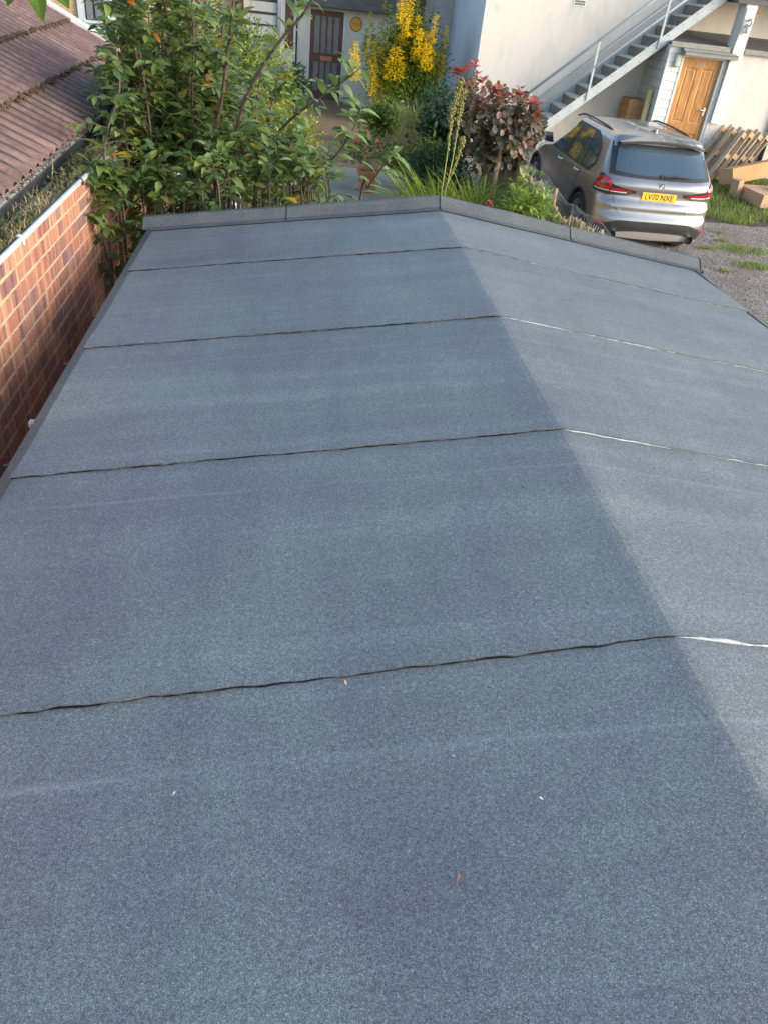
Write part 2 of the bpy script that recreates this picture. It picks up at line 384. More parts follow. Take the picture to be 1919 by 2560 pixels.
# ================================================================ THE SETTING
# yard and garden ground: one sheet that follows the slight rise towards the houses
mb = MB(); xs = [-400,-60,-20,-10,-5,-2,0,2,3.35,5,7,9,11,14,20,60,400]; ys = [-400,-60,-10,0,5,8,11,14.5,15.25,16,16.75,17.5,19,22,30,60,400]
mb.grid([[(x, y, zg(y)) for x in xs] for y in ys])
struct(mb.build('ground', GRAVEL, smooth=True))
def sheet(name, x0, x1, y0, y1, dz, mat, nx=12, ny=24, wob=.02):
    g = random.Random(hash(name) % 1000 if False else len(name)); P = []
    for j in range(ny+1):
        row = []
        for i in range(nx+1):
            x = lerp(x0, x1, i/nx); y = lerp(y0, y1, j/ny)
            if i in (0, nx): x += g.uniform(-wob, wob)
            if j in (0, ny): y += g.uniform(-wob, wob)
            row.append((x, y, zg(y)+dz))
        P.append(row)
    return struct(MB().grid(P).build(name, mat, smooth=True))
sheet('garden_soil', -3.4, 3.3, 4.9, 21.9, .012, SOIL)
sheet('concrete_path', .35, 2.0, 5.2, 15.4, .03, CONC, wob=.015)
sheet('mulch_path', -.2, 1.6, 15.3, 22.0, .026, MULCH, wob=.02)
sheet('grass_soil', 7.4, 13.0, 13.9, 17.4, .008, SOIL, wob=.12)

# ================================================================ GARAGE WITH THE FELT ROOF
XR, ZR = .83, CZ-1.10; XL, ZL = -.82, CZ-1.34; XE, ZE = 2.48, CZ-1.335
def roofz(x):
    a = ZR - (XR-x)*(ZR-ZL)/(XR-XL); b = ZR - (x-XR)*(ZR-ZE)/(XE-XR)
    k = .0055; h = max(k-abs(a-b), 0)/k           # soft ridge
    return min(a, b) - h*h*k*.25
gar = thing('garage', 'low garage with a shallow pitched roof of blue grey mineral felt', 'garage', ((XL+XE)/2, 1.5, 0))
MB().box((XL+.06, -1.5, 0), (XE-.06, 4.56, ZL-.10)).build('wall', PLASTERB, gar)
gb = MB(); poly = [(XL+.03, 4.555, ZL-.11), (XE-.03, 4.555, ZE-.11), (XE-.03, 4.555, ZE-.02), (XR, 4.555, ZR-.02), (XL+.03, 4.555, ZL-.02)]
gb.prism(poly, (0, -6.0, 0)); gb.build('roof_deck', TIMBERG, gar)
SEAMS = [-1.55, -.67, .20, 1.118, 2.014, 2.945, 3.876]
ENDY = 4.60
SKEW = [.03, .03, .03, .030, .012, .006, 0.0]
for si, y0 in enumerate(SEAMS):
    y1 = (SEAMS[si+1]+.085) if si+1 < len(SEAMS) else ENDY
    nx = 160; ny = 10; g = random.Random(30+si); ph = [g.uniform(0, 6.28) for _ in range(6)]
    xs = [XL + (XE-XL)*i/nx for i in range(nx+1)]
    if XR not in xs: xs = sorted(xs + [XR-.006, XR, XR+.006])
    def wob(x, k=1.0): return k*(.0014*math.sin(5.1*x+ph[0]) + .0011*math.sin(13*x+ph[1]) + .0013*math.sin(37*x+ph[2]) + .0013*math.sin(71*x+ph[3]) + g.uniform(-.0012,.0012))
    P = []
    for j in range(ny+1):
        t = j/ny; row = []
        for x in xs:
            y = y0 + (y1-y0)*t + (wob(x)+SKEW[si]*(x-XR) if j == 0 else 0)
            lift = lerp(.0070, .0015, min(1, t*1.0)) + (.0020*(1+math.sin(9*x+ph[4]))*(1-t)**8)
            ripple = (.0022*math.sin(3.3*x+ph[5]+2*t)+.0012*math.sin(8.7*x+ph[4]-3*t)) * math.sin(math.pi*t)
            row.append((x, y, roofz(x)+lift+ripple))
        P.append(row)
    s = MB(); s.grid(P); lo = [(x, P[0][i][1]+.004, roofz(x)+.0002) for i, x in enumerate(xs)]
    s.grid([P[0], lo])
    sh = s.build('felt_sheet', FELT, gar, smooth=False)
    # bitumen that has squeezed out along the lap on the gutter side; pale sun glint, painted as colour, on the yard side
    for nm_, mat_, sel in (('bitumen_bead', BITUMEN, [i for i, x in enumerate(xs) if x <= XR+.012]), ('glint_line', LAP_GLINT, [i for i, x in enumerate(xs) if x >= XR])):
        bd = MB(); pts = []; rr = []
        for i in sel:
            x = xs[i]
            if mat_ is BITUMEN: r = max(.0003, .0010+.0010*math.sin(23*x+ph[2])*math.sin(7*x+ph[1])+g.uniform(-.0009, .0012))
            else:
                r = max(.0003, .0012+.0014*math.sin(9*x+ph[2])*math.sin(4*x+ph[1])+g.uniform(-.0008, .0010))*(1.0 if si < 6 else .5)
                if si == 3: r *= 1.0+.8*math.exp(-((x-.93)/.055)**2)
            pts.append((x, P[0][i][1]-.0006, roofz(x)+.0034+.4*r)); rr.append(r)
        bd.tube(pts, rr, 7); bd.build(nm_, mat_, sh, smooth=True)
# raised verge at the far end, four lengths of felt
def verge(xa, xb, g, cutl=False, cutr=False):
    nx = max(4, int((xb-xa)/.05)); P = [[], [], [], [], []]
    for i in range(nx+1):
        x = lerp(xa, xb, i/nx); zr = roofz(x); h = .060 + .0015*math.sin(11*x)+.001*math.sin(31*x)
        yf = 4.575 + .002*math.sin(9*x)+.0012*math.sin(27*x)
        if cutl and i == 0: yf += .03
        P[0].append((x, yf, zr+.0055)); P[1].append((x, 4.622, zr+.012)); P[2].append((x, 4.668, zr+h)); P[3].append((x, 4.700, zr+h+.001)); P[4].append((x, 4.708, zr-.16))
    s = MB(); s.grid(P); s.add([p[0] for p in P], [(0,1,2,3,4)]); s.add([p[-1] for p in P], [(4,3,2,1,0)])
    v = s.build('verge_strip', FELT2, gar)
    b = MB(); b.tube([(p[0], p[1]-.001, p[2]-.001) for p in P[0]], .0022, 5); b.build('bitumen_bead', BITUMEN, v, smooth=True)
    e = MB(); e.tube([(xb, p[-1][1]-.001, p[-1][2]+.001) for p in P[:4]], .002, 5); e.build('lap_edge', BITUMEN, v)
XJ1 = at(716, 545, 4.63).x; XJ2 = at(1425, 590, 4.63).x
verge(-.872, XJ1, 1, cutl=True); verge(XJ1+.0005, XR, 2); verge(XR, XJ2, 3); verge(XJ2+.0005, 2.53, 4)
# eaves: drip edge, gutter, brackets
dr = MB(); P = []
for i in range(30):
    y = lerp(-1.5, 4.58, i/29); P.append([(XL+.006, y, ZL+.008), (XL-.028, y, ZL-.002), (XL-.034, y, ZL-.05)])
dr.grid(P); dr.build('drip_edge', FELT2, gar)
LIPM0 = pm('pale_clip', (.45,.43,.40), (.55,.53,.5), 20, .6)
gl = MB(); gl.tube([(XL-.031, lerp(-1.5, 4.60, i/19), ZL-.030+.002*math.sin(i*.9)) for i in range(20)], .0045, 6); gl.build('drip_lip', pm('grey_metal_lip', (.26,.27,.29), (.36,.37,.39), 20, .4, metal=.3), gar, smooth=True)
for yy in (1.60, 2.12, 2.86, 3.36, 4.1):
    b = MB(); b.box((XL-.045, yy-.010, ZL-.050), (XL-.036, yy+.010, ZL-.022)); b.box((XL-.062, yy-.008, ZL-.036), (XL-.036, yy+.008, ZL-.030)); b.build('drip_clip', BLACKP, gar, bevel=.002)
b = MB(); b.box((XL-.058, 2.37, ZL-.042), (XL-.034, 2.40, ZL-.020)); b.build('drip_clip', LIPM0, gar, bevel=.004)
# right-hand eaves board
dr = MB(); P = []
for i in range(30):
    y = lerp(-1.5, 4.58, i/29); P.append([(XE-.006, y, ZE+.008), (XE+.02, y, ZE+.001), (XE+.024, y, ZE-.07)])
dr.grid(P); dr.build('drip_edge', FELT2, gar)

# ================================================================ BRICK OUTBUILDING ON THE LEFT
XW = -1.17; ZTOP = CZ-1.105
ob = thing('outbuilding', 'red brick outbuilding with ribbed reddish brown roof beside the felt roof', 'outbuilding', (-2.4, 4.5, 0))
BL, BH, BD, J = .212, .063, .1025, .0125
MB().box((XW-.11, -1.2, 0), (XW-.0035, 5.85, ZTOP-.002)).build('mortar', MORTAR, ob)
bms = []
for k in range(4):
    g = random.Random(90+k); s = MB()
    e = .003
    def jj(): return g.uniform(-.0016, .0016)
    x0, x1 = -BD, 0
    vs = [(x0, 0, 0), (x0, BL, 0), (x0, BL, BH), (x0, 0, BH), (x1-e, 0+jj(), 0+jj()), (x1-e, BL+jj(), 0+jj()), (x1-e, BL+jj(), BH+jj()), (x1-e, jj(), BH+jj()),
          (x1+jj(), e*1.5, e), (x1+jj(), BL-e*1.5, e), (x1+jj(), BL-e*1.5, BH-e), (x1+jj(), e*1.5, BH-e)]
    fs = [(8,9,10,11)] + [(4+i, 4+(i+1) % 4, 8+(i+1) % 4, 8+i) for i in range(4)] + [(i, (i+1) % 4, 4+(i+1) % 4, 4+i) for i in range(4)]
    s.add(vs, fs); bms.append(s.mesh('brick', BRICK))
c = 0
z = ZTOP-BH
rows = 0
while rows < 13:
    y = 1.35 + (0 if rows % 2 else -(BL+J)/2)
    while y < 5.80:
        w = 1.0
        o = bpy.data.objects.new('brick', bms[rnd.randrange(4)]); COL.objects.link(o); o.parent = ob; o['_o'] = ob['_o']
        o.location = (XW + rnd.uniform(-.0015, .002) - ob['_o'][0], y - ob['_o'][1], z - ob['_o'][2]); y += BL+J
    z -= BH+J; rows += 1
# far end return wall
MB().box((-4.6, 5.84, 0), (XW-.115, 5.95, ZTOP-.02)).build('wall', BRICKD, ob)
# mossy gutter on top of the wall: white lip, base, moss
g1 = MB(); P = []
for i in range(24):
    y = lerp(-1.2, 5.76, i/23); P.append([(XW+.006, y, ZTOP+.001), (XW+.008, y, ZTOP+.016), (XW-.006, y, ZTOP+.020), (XW-.016, y, ZTOP+.012), (XW-.13, y, ZTOP+.004), (XW-.148, y, ZTOP+.012)])
g1.grid(P); LIPM = pm('aged_white_plastic', (.50,.54,.53), (.62,.65,.63), 9, .4)
g1.build('valley_gutter', LIPM, ob, smooth=False)
lp = MB(); lp.tube([(XW+.002, -1.2, ZTOP+.018), (XW+.002, 2.0, ZTOP+.017), (XW+.002, 5.76, ZTOP+.018)], .0105, 10); lp.build('gutter_lip', LIPM, ob, smooth=True)
for yy in (3.46, 4.55):
    b = MB()
    b.tube([(XW+.014, yy, ZTOP-.004), (XW+.016, yy, ZTOP+.018), (XW+.004, yy, ZTOP+.034), (XW-.016, yy, ZTOP+.028)], .007, 8)
    b.build('union_clip', WHITEP if yy < 4 else DARKP, ob, smooth=True)
def blade(mb, p, d, ln, w, bend, mi=0, seg=2):
    d = Vector(d).normalized(); side = d.cross(Vector((0,0,1)))
    if side.length < .05: side = Vector((rnd.uniform(-1,1), rnd.uniform(-1,1), 0))
    side.normalize(); vs = []; p = Vector(p); q = p.copy(); dd = d.copy()
    for i in range(seg):
        ww = w*(1-i/seg*.6); vs += [q-side*ww/2, q+side*ww/2]; q = q+dd*ln/seg; dd = (dd+Vector((0,0,-1))*bend/seg).normalized()
    vs.append(q); fs = [(2*i, 2*i+1, 2*i+3, 2*i+2) for i in range(seg-1)]+[(2*seg-2, 2*seg-1, 2*seg)]
    mb.add(vs, fs, mi)
sb_ = MB(); P = []
for i in range(90):
    y = lerp(-1.2, 5.72, i/89); P.append([(XW-.010-k*.018, y, ZTOP+.010+.016*math.sin(math.pi*(k+.5)/7)+rnd.uniform(-.004, .008)) for k in range(8)])
sb_.grid(P); sb_.build('gutter_silt', pm('gutter_silt', (.03,.026,.017), (.085,.07,.042), 30, .95, .8, .01, c3=(.12,.095,.05)), ob, smooth=True)
ms = MB()
for i in range(1500):
    y = rnd.uniform(1.5, 5.7); x = XW-.02-rnd.random()**.8*.115; dens = .5+.5*math.sin(y*4.1+1)
    if rnd.random() > .55+.45*dens: continue
    r = rnd.uniform(.008, .024); zc = ZTOP+.008+rnd.random()*.035*(.4+dens)
    vs = [(x+rnd.uniform(-1,1)*r*.3+r*a, y+r*b_, zc+r*c_) for a, b_, c_ in ((1,0,0),(-1,0,0),(0,1,0),(0,-1,0),(0,0,1),(0,0,-.6))]
    ms.add(vs, [(0,2,4),(2,1,4),(1,3,4),(3,0,4),(2,0,5),(1,2,5),(3,1,5),(0,3,5)])
ms.build('moss', MOSS, ob, kind='stuff')
gr = MB()
for i in range(1500):
    y = rnd.choice([rnd.gauss(3.5, .3), rnd.gauss(3.1, .4), rnd.gauss(3.3,.3), rnd.gauss(4.0, .10), rnd.gauss(5.2, .25), rnd.gauss(2.2, .4)])
    if not 1.5 < y < 5.7: continue
    x = XW-.015-rnd.random()*.12
    blade(gr, (x, y, ZTOP+.02), (rnd.uniform(-1,1.0), rnd.uniform(-1,1), rnd.uniform(.3,1.2)), rnd.uniform(.02,.07), .0035, rnd.uniform(.3,1.4), 0 if rnd.random() < .80 else 1)
gr.build('gutter_weeds', [DRYGRASS, LF_MID], ob, kind='stuff', recalc=False)
# dead stem and twigs hanging over the lip
for (a, b_) in ((at(128,395,4.9), at(130,455,4.4)), (at(295,378,5.45), at(262,388,5.35)), (at(300,340,5.6), at(283,380,5.5))):
    t = MB(); mid = (a+b_)/2+Vector((.01,0,.02)); t.tube([a, mid, b_], .003, 5); t.build('dead_stem', DRYGRASS, ob)
# corrugated roof
EX, EZ, SL = -1.36, CZ-1.01, .50
def sway(y): return -.020*(y-4.2)
def roof_pt(d, y, lift=0): return (EX - d + sway(y), y, EZ + SL*d + lift)
rows_d = [(-.03, .335), (.295, .71), (.67, 1.10), (1.06, 1.50), (1.46, 1.9)]
PITCH = .1365
def rib(y):
    t = (y/PITCH) % 1.0
    return .018*math.sin(math.pi*t/.50)**.7 if t < .50 else 0.0
y_edges = [1.6 + i*PITCH*8 for i in range(6)] + [8.62]
for ri, (d0, d1) in enumerate(rows_d):
    for yi in range(len(y_edges)-1):
        ya, yb = y_edges[yi], y_edges[yi+1]-.004
        n = int((yb-ya)/PITCH*14); P0 = []; P1 = []; P2 = []; g = random.Random(ri*20+yi); tl = g.uniform(0, .008)
        for k in range(n+1):
            y = lerp(ya, yb, k/n); wv = .021*math.cos(2*math.pi*y/PITCH)
            wv = rib(y)
            P0.append(roof_pt(d0, y, wv+.026+tl)); P1.append(roof_pt((d0+d1)/2, y, wv+.016)); P2.append(roof_pt(d1, y, wv+.004))
        s = MB(); lo = [(p[0], p[1], p[2]-.011) for p in P0]; lo2 = [(p[0], p[1], p[2]-.011) for p in P2]
        s.grid([lo2, lo, P0, P1, P2]); s.build('roof_sheet', SHEET, ob, smooth=False)
# grime and moss lying in the channels between the ribs
cg = MB()
for ri, (d0, d1) in enumerate(rows_d):
    k = int(1.6/PITCH)+1
    while k*PITCH < 8.5:
        g = random.Random(k*7+ri); ya = k*PITCH+.49*PITCH; yb = (k+1)*PITCH+.01*PITCH; P = []
        for j in range(9):
            t = j/8; d = lerp(max(d0, -.02)+.004, d1-.045, t); lf = lerp(.026, .004, (d-d0)/(d1-d0)); e0 = g.uniform(-.004, .006); e1 = g.uniform(-.006, .004)
            P.append([roof_pt(d, ya+e0, lf+.004), roof_pt(d, (ya+yb)/2, lf+.0065), roof_pt(d, yb+e1, lf+.004)])
        cg.grid(P); k += 1
cg.build('channel_moss', pm('channel_grime', (.035,.022,.018), (.075,.050,.040), 18, .95, .6, .006, c3=(.05,.035,.03)), ob, kind='stuff', recalc=True)
# moss along the laps
ml = MB()
for d in (.30, .675, 1.065):
    for i in range(420):
        y = rnd.uniform(2.5, 8.5); r = rnd.uniform(.006, .02); p = Vector(roof_pt(d-.012+rnd.uniform(-.012,.012), y, .018+rnd.uniform(-.006, .022)))
        ml.add([p+Vector(q)*r for q in ((1,0,0),(-1,0,0),(0,1,0),(0,-1,0),(0,0,1),(0,0,-.6))], [(0,2,4),(2,1,4),(1,3,4),(3,0,4),(2,0,5),(1,2,5),(3,1,5),(0,3,5)])
for i in range(420):
    y = rnd.uniform(2.5, 8.2); r = rnd.uniform(.003, .009); p = Vector(roof_pt(-.035+rnd.uniform(-.01,.015), y, .0+rnd.uniform(-.01, .03)))
    ml.add([p+Vector(q)*r for q in ((1,0,0),(-1,0,0),(0,1,0),(0,-1,0),(0,0,1),(0,0,-.6))], [(0,2,4),(2,1,4),(1,3,4),(3,0,4),(2,0,5),(1,2,5),(3,1,5),(0,3,5)])
ml.build('lap_moss', pm('dark_moss', (.045,.03,.018), (.10,.065,.035), 40, .95, .8, .01), ob, kind='stuff')
# verge capping at the far gable, gutter, fascia boards, gable wall
vc = MB()
for o_, w_ in ((.0, .07), (.085, .05)):
    P = []
    for d in (-.05, .5, 1.0, 1.9):
        p = Vector(roof_pt(d, 8.60+o_, .045)); P.append([p+Vector((0,0,-.10)), p, p+Vector((0,w_,.004)), p+Vector((0,w_,-.14))])
    vc.grid(P)
vc.build('verge_capping', pm('verge_cement', (.45,.46,.44), (.56,.57,.54), 8, .8, .2), ob)
dg_ = MB(); P = []
for i in range(16):
    y = lerp(1.2, 8.55, i/15); c0 = Vector(roof_pt(-.055, y, -.038))
    P.append([c0+Vector((-.042*math.cos(a), 0, -.042*math.sin(a))) for a in [math.pi*k/8 for k in range(-1, 10)]])
dg_.grid(P); dg_.build('roof_gutter', DARKP, ob, smooth=True)
for k, (za, zb, xo) in enumerate(((-.10, -.052, -.012), (-.155, -.103, -.006))):
    f = MB(); P = []
    for i in range(16):
        y = lerp(1.2, 8.5, i/15); x = EX+sway(y)+xo
        P.append([(x-.03, y, EZ+zb+.002), (x-.03, y, EZ+zb), (x+.0, y, EZ+zb), (x+.0, y, EZ+za), (x-.03, y, EZ+za)])
    f.grid(P); f.build('fascia_board', TIMBERG, ob)
gw = MB(); gw.prism([(EX-.12, 8.5, 0), (EX-.12, 8.5, EZ-.05), (EX-2.4, 8.5, EZ+1.1), (EX-2.4, 8.5, 0)], (0, .1, 0)); gw.build('gable_wall', CREAM, ob)
MB().box((-4.6, -1.2, 0), (-1.42, 8.45, EZ-.14)).build('inner_wall', BRICKD, ob)

# ================================================================ WHITE HOUSE
YW, YF = 18.6, 17.5; XC = 3.72; XRET = 7.39
def zr(z): return CZ+z
wh = thing('white_house', 'white rendered house with an oak door, lean-to roof and shiplap corner', 'house', (8, 20, .2))
MB().box((XC, YW, 0), (16.0, 27.0, 6.5)).build('wall', PLASTER, wh)
MB().box((XC-.012, YW-.004, 0), (XC-.001, 26.9, 6.4)).build('side_shade_slab', plaster_mat('skylit_shade_render', (.56,.60,.66), (.46,.48,.50), .2), wh)  # thin slab over the wall; blue of its skylit shade put into colour
# projecting ground-floor block, with a doorway left in it
DX0, DX1, DZ0, DZ1 = 7.735, 8.565, .24, zr(-.824)
fw = MB()
fw.box((XRET+.012, YF+.012, 0), (DX0-.05, YW-.002, zr(-.62)))
fw.box((DX0-.05, YF+.13, 0), (DX1+.05, YW-.002, zr(-.62)))
fw.box((DX0-.05, YF+.012, DZ1+.05), (DX1+.05, YF+.128, zr(-.62)))
fw.box((DX1+.05, YF, 0), (13.0, YW-.002, zr(-.62)))
fw.build('front_wall', PLASTER, wh)
z = .22; k = 0
while z < zr(-.66):
    z2 = min(z+.166, zr(-.63)); h = z2-z-.007
    b = MB(); b.add([(XRET+.012, YF, z), (XRET+.012, YF-.006, z), (XRET+.012, YF+.004, z+h), (XRET+.012, YF+.012, z+h), (DX0-.055, YF, z), (DX0-.055, YF-.006, z), (DX0-.055, YF+.004, z+h), (DX0-.055, YF+.012, z+h)], [(0,1,2,3),(4,7,6,5),(1,5,6,2),(2,6,7,3),(0,4,5,1)])
    b.build('cladding_board', WHITEP, wh)
    b = MB(); b.box((XRET-.006, YF+.004, z), (XRET+.012, YW-.004, z+h)); b.build('cladding_board', WHITEP, wh)
    z += .166
MB().box((XRET-.012, YF-.012, .2), (XRET+.03, YF+.03, zr(-.63))).build('corner_bead', WHITEP, wh, bevel=.004)
# lean-to roof of lead in two lengths, upstand and gutter board
def leanto(x0, x1, x0b, x1b):
    r = MB(); r.add([(x0, YF-.05, zr(-.605)), (x1, YF-.05, zr(-.605)), (x1b, YW-.004, zr(-.39)), (x0b, YW-.004, zr(-.39)), (x0, YF-.05, zr(-.635)), (x1, YF-.05, zr(-.635)), (x1b, YW-.004, zr(-.615)), (x0b, YW-.004, zr(-.615))],
        [(0,1,2,3),(0,4,5,1),(1,5,6,2),(3,7,4,0),(4,7,6,5)])
    r.build('lean_to_roof', LEAD, wh)
leanto(7.36, 8.60, 7.62, 9.08); leanto(8.93, 12.9, 9.2, 12.9)
MB().box((7.36, YF-.075, zr(-.665)), (8.62, YF-.052, zr(-.575))).build('eaves_board', WOODG, wh, bevel=.004)
MB().box((8.93, YF-.085, zr(-.665)), (12.9, YF-.052, zr(-.575))).build('eaves_board', WOODG, wh, bevel=.004)
# pier between the two lengths
pr = MB(); pr.box((8.67, YF-.09, 1.2), (8.90, YF+.25, zr(.17))); pr.build('pier', PLASTERB, wh)
pl = MB(); pl.box((8.45, YF-.12, zr(.171)), (9.35, YF+.5, zr(.30))); pl.box((8.50, YF-.2, zr(.301)), (13, YW, zr(.38))); pl.build('landing_edge', LEAD, wh)
MB().box((8.905, YF-.08, zr(.02)), (8.97, YF+.0, zr(.165))).build('bracket_block', pm('red_brown_block', (.22,.10,.06)), wh)
wl = MB(); wl.tube([(8.79, YF-.10, zr(-.10)), (8.80, YF-.17, zr(-.06)), (8.83, YF-.19, zr(-.13)), (8.81, YF-.15, zr(-.20))], .022, 8); wl.tube([(8.78, YF-.10, zr(-.17)), (8.80, YF-.15, zr(-.22)), (8.79, YF-.14, zr(-.31))], .035, 8)
wl.build('wall_lamp', WHITEP, wh, smooth=True)
cb = MB(); cb.tube([(8.69, YF-.10, zr(.1)), (8.685, YF-.10, zr(-.3)), (8.66, YF-.10, zr(-.55)), (8.64, YF-.03, zr(-.70)), (8.625, YF-.015, zr(-1.4)), (8.62, YF-.015, .3)], .009, 5); cb.build('cable', pm('grey_cable', (.35,.36,.36)), wh)
# porch hood above the door
hd = MB(); hd.box((7.64, YF-.20, zr(-.785)), (8.78, YF-.004, zr(-.715))); hd.build('door_hood', WOODG, wh, bevel=.006)
hd = MB(); hd.add([(7.60, YF-.22, zr(-.712)), (8.80, YF-.22, zr(-.712)), (8.66, YF-.004, zr(-.652)), (7.66, YF-.004, zr(-.652)), (7.60, YF-.004, zr(-.712)), (8.80, YF-.004, zr(-.712))], [(0,1,2,3),(3,4,0),(1,5,2),(0,4,5,1),(4,3,2,5)]); hd.build('hood_top', WOODG, wh)
# oak door
dp = MB(); yd = YF+.055
dp.box((DX0, yd, DZ0), (DX1, yd+.045, DZ1)); door = dp.build('door', DOORW, wh)
st = .105
def mould(x0, x1, z0, z1, name='panel'):
    m_ = MB(); e = .028
    a = [(x0, yd-.012, z0), (x1, yd-.012, z0), (x1, yd-.012, z1), (x0, yd-.012, z1)]; b_ = [(x0+e, yd-.001, z0+e), (x1-e, yd-.001, z0+e), (x1-e, yd-.001, z1-e), (x0+e, yd-.001, z1-e)]
    c_ = [(x0+e*2, yd-.009, z0+e*2), (x1-e*2, yd-.009, z0+e*2), (x1-e*2, yd-.009, z1-e*2), (x0+e*2, yd-.009, z1-e*2)]
    vs = a+b_+c_; fs = [(i, (i+1) % 4, 4+(i+1) % 4, 4+i) for i in range(4)]+[(4+i, 4+(i+1) % 4, 8+(i+1) % 4, 8+i) for i in range(4)]+[(8,9,10,11)]
    m_.add(vs, fs); m_.build(name, DOORW, door)
xm = (DX0+DX1)/2; H = DZ1-DZ0
zb = [DZ0, DZ0+.21, DZ0+.70, DZ0+.90, DZ1-.17, DZ1]
def railbox(x0, x1, z0, z1, nm): MB().box((x0, yd-.013, z0), (x1, yd-.0005, z1)).build(nm, DOORW, door)
railbox(DX0, DX0+st, DZ0, DZ1, 'stile'); railbox(DX1-st, DX1, DZ0, DZ1, 'stile'); railbox(xm-.05, xm+.05, zb[1]+.0005, zb[4]-.0005, 'muntin')
railbox(DX0+st, DX1-st, zb[0], zb[1], 'rail'); railbox(DX0+st, DX1-st, zb[4], zb[5], 'rail')
railbox(DX0+st, xm-.0505, zb[2], zb[3], 'rail'); railbox(xm+.0505, DX1-st, zb[2], zb[3], 'rail')
for x0, x1 in ((DX0+st, xm-.05), (xm+.05, DX1-st)):
    mould(x0, x1, zb[1], zb[2]); mould(x0, x1, zb[3], zb[4])
MX = Matrix(((1,0,0,0),(0,0,-1,0),(0,1,0,0),(0,0,0,1)))
text_part('door_number', '166', .13, Matrix.Translation((xm-.02, yd-.017, DZ1-.10)) @ MX, pm('tarnished_number', (.42,.36,.28), None, rough=.5), door)
hh = zr(-.0997*17.5); h_ = MB(); h_.box((DX1-.085, yd-.022, hh-.10), (DX1-.045, yd-.0135, hh+.05)); h_.tube([(DX1-.065, yd-.02, hh), (DX1-.065, yd-.065, hh), (DX1-.17, yd-.065, hh+.004)], .011, 8); h_.build('handle', CHROME, door, smooth=False)
fr = MB(); fr.box((DX0-.05, YF-.012, .2), (DX0-.001, YF+.10, DZ1+.045)); fr.box((DX1+.001, YF-.018, .2), (DX1+.05, YF+.10, DZ1+.045)); fr.box((DX0-.001, YF-.010, DZ1+.001), (DX1+.001, YF+.10, DZ1+.045)); fr.build('door_frame', WHITEP, wh, bevel=.003)
MB().box((DX1+.052, YF-.03, .2), (DX1+.085, YF-.001, DZ1+.06)).build('cover_strip', WHITEP, wh, bevel=.004)
# bulkhead light by the door
bl = MB(); bl.box((7.535, YF-.075, zr(-1.02)), (7.655, YF-.010, zr(-.78))); bl.build('bulkhead_light', pm('mossy_plastic', (.42,.42,.28), (.52,.52,.40), 12, .5), wh, bevel=.03)
# air brick high on the wall, dark downpipe further along
vx, vz = .3047*YW, zr(-.0076*YW)
vb = MB(); vb.box((vx-.13, YW-.012, vz-.06), (vx+.13, YW-.0005, vz+.06)); v = vb.build('air_vent', PLASTERB, wh)
for i in range(8):
    for j in range(2):
        MB().box((vx-.108+i*.028, YW-.0135, vz-.042+j*.046), (vx-.088+i*.028, YW-.0125, vz-.006+j*.046)).build('vent_slot', BLACK, v)
dpz = MB(); dpz.tube([(10.06, YF-.05, .25), (10.06, YF-.05, zr(-.6))], .045, 10); dpz.build('downpipe', DARKP, wh, smooth=True)

# ================================================================ STEEL STAIR
YS0, YS1 = 17.64, 18.54; SLP = .84
def ztop(x): return zr(-1.605)+SLP*(x-5.94)
stair = thing('external_staircase', 'grey painted steel staircase climbing along the white wall', 'staircase', (5, 18.1, .2))
def stringer(y0, y1):
    x0, x1 = 4.62, 10.2; s = MB()
    gz = .22
    xa = x0; a = [(5.94+(gz-ztop(5.94))/SLP, gz), (10.2, ztop(10.2)), (10.2, ztop(10.2)-.225), (5.94+(gz-ztop(5.94)+.225)/SLP, gz)]
    s.prism([(x, y0, z_) for x, z_ in a], (0, y1-y0, 0)); return s.build('stringer', STEEL, stair, bevel=.003)
s0 = stringer(YS0, YS0+.012); s1 = stringer(YS1, YS1+.012)
fl = MB()
for off in (0, -.225):
    x0, x1 = 4.6, 10.2
    xa = 5.94+(.24-ztop(5.94)-off)/SLP
    pts = [(xa, ztop(xa)+off), (x1, ztop(x1)+off)]
    d = .006
    fl.prism([(pts[0][0], YS0-.022, pts[0][1]-d), (pts[1][0], YS0-.022, pts[1][1]-d), (pts[1][0], YS0-.022, pts[1][1]+d), (pts[0][0], YS0-.022, pts[0][1]+d)], (0, .0215, 0))
k = 0; x = 5.00
while x < 10.0:
    zt = ztop(x)+.02
    if zt > .3:
        t = MB(); t.box((x-.02, YS0+.014, zt-.035), (x+.225, YS1-.002, zt)); tr = t.build('tread', TREADM, stair, bevel=.004)
        t = MB(); t.box((x+.205, YS0+.016, zt+.001), (x+.222, YS1-.004, zt+.165)); t.build('riser', STEELD, tr)
    x += .243; k += 1
# bolts on the stringer
xb = 4.9
while xb < 9.8:
    for off in (-.06, -.165):
        if ztop(xb)+off > .3:
            b = MB(); cx, cz = xb+.02*(off < -.1), ztop(xb)+off
            b.lathe([(0, 0), (.011, 0), (.009, .008), (0, .009)], (0,0,0), 6); b.v = [(cx+p[0], YS0-p[2], cz+p[1]) for p in b.v]; b.build('bolt', STEELD, s0)
    xb += .243
for i, px in enumerate((4.72, 5.94, 7.18, 8.42)):
    b = MB(); zb_ = ztop(px)-.10; w = .022 if i < 3 else .022
    b.box((px-w, YS0-.026, zb_-.08), (px+w, YS0-.001, zb_+1.02)); b.build('handrail_post', STEEL, stair, bevel=.003)
for nm, off, r in (('top_rail', .90, .030), ('middle_rail', .42, .022)):
    b = MB(); b.tube([(4.66, YS0-.014, ztop(4.66)+off), (9.8, YS0-.014, ztop(9.8)+off)], r, 10); b.build(nm, STEEL, stair, smooth=True)
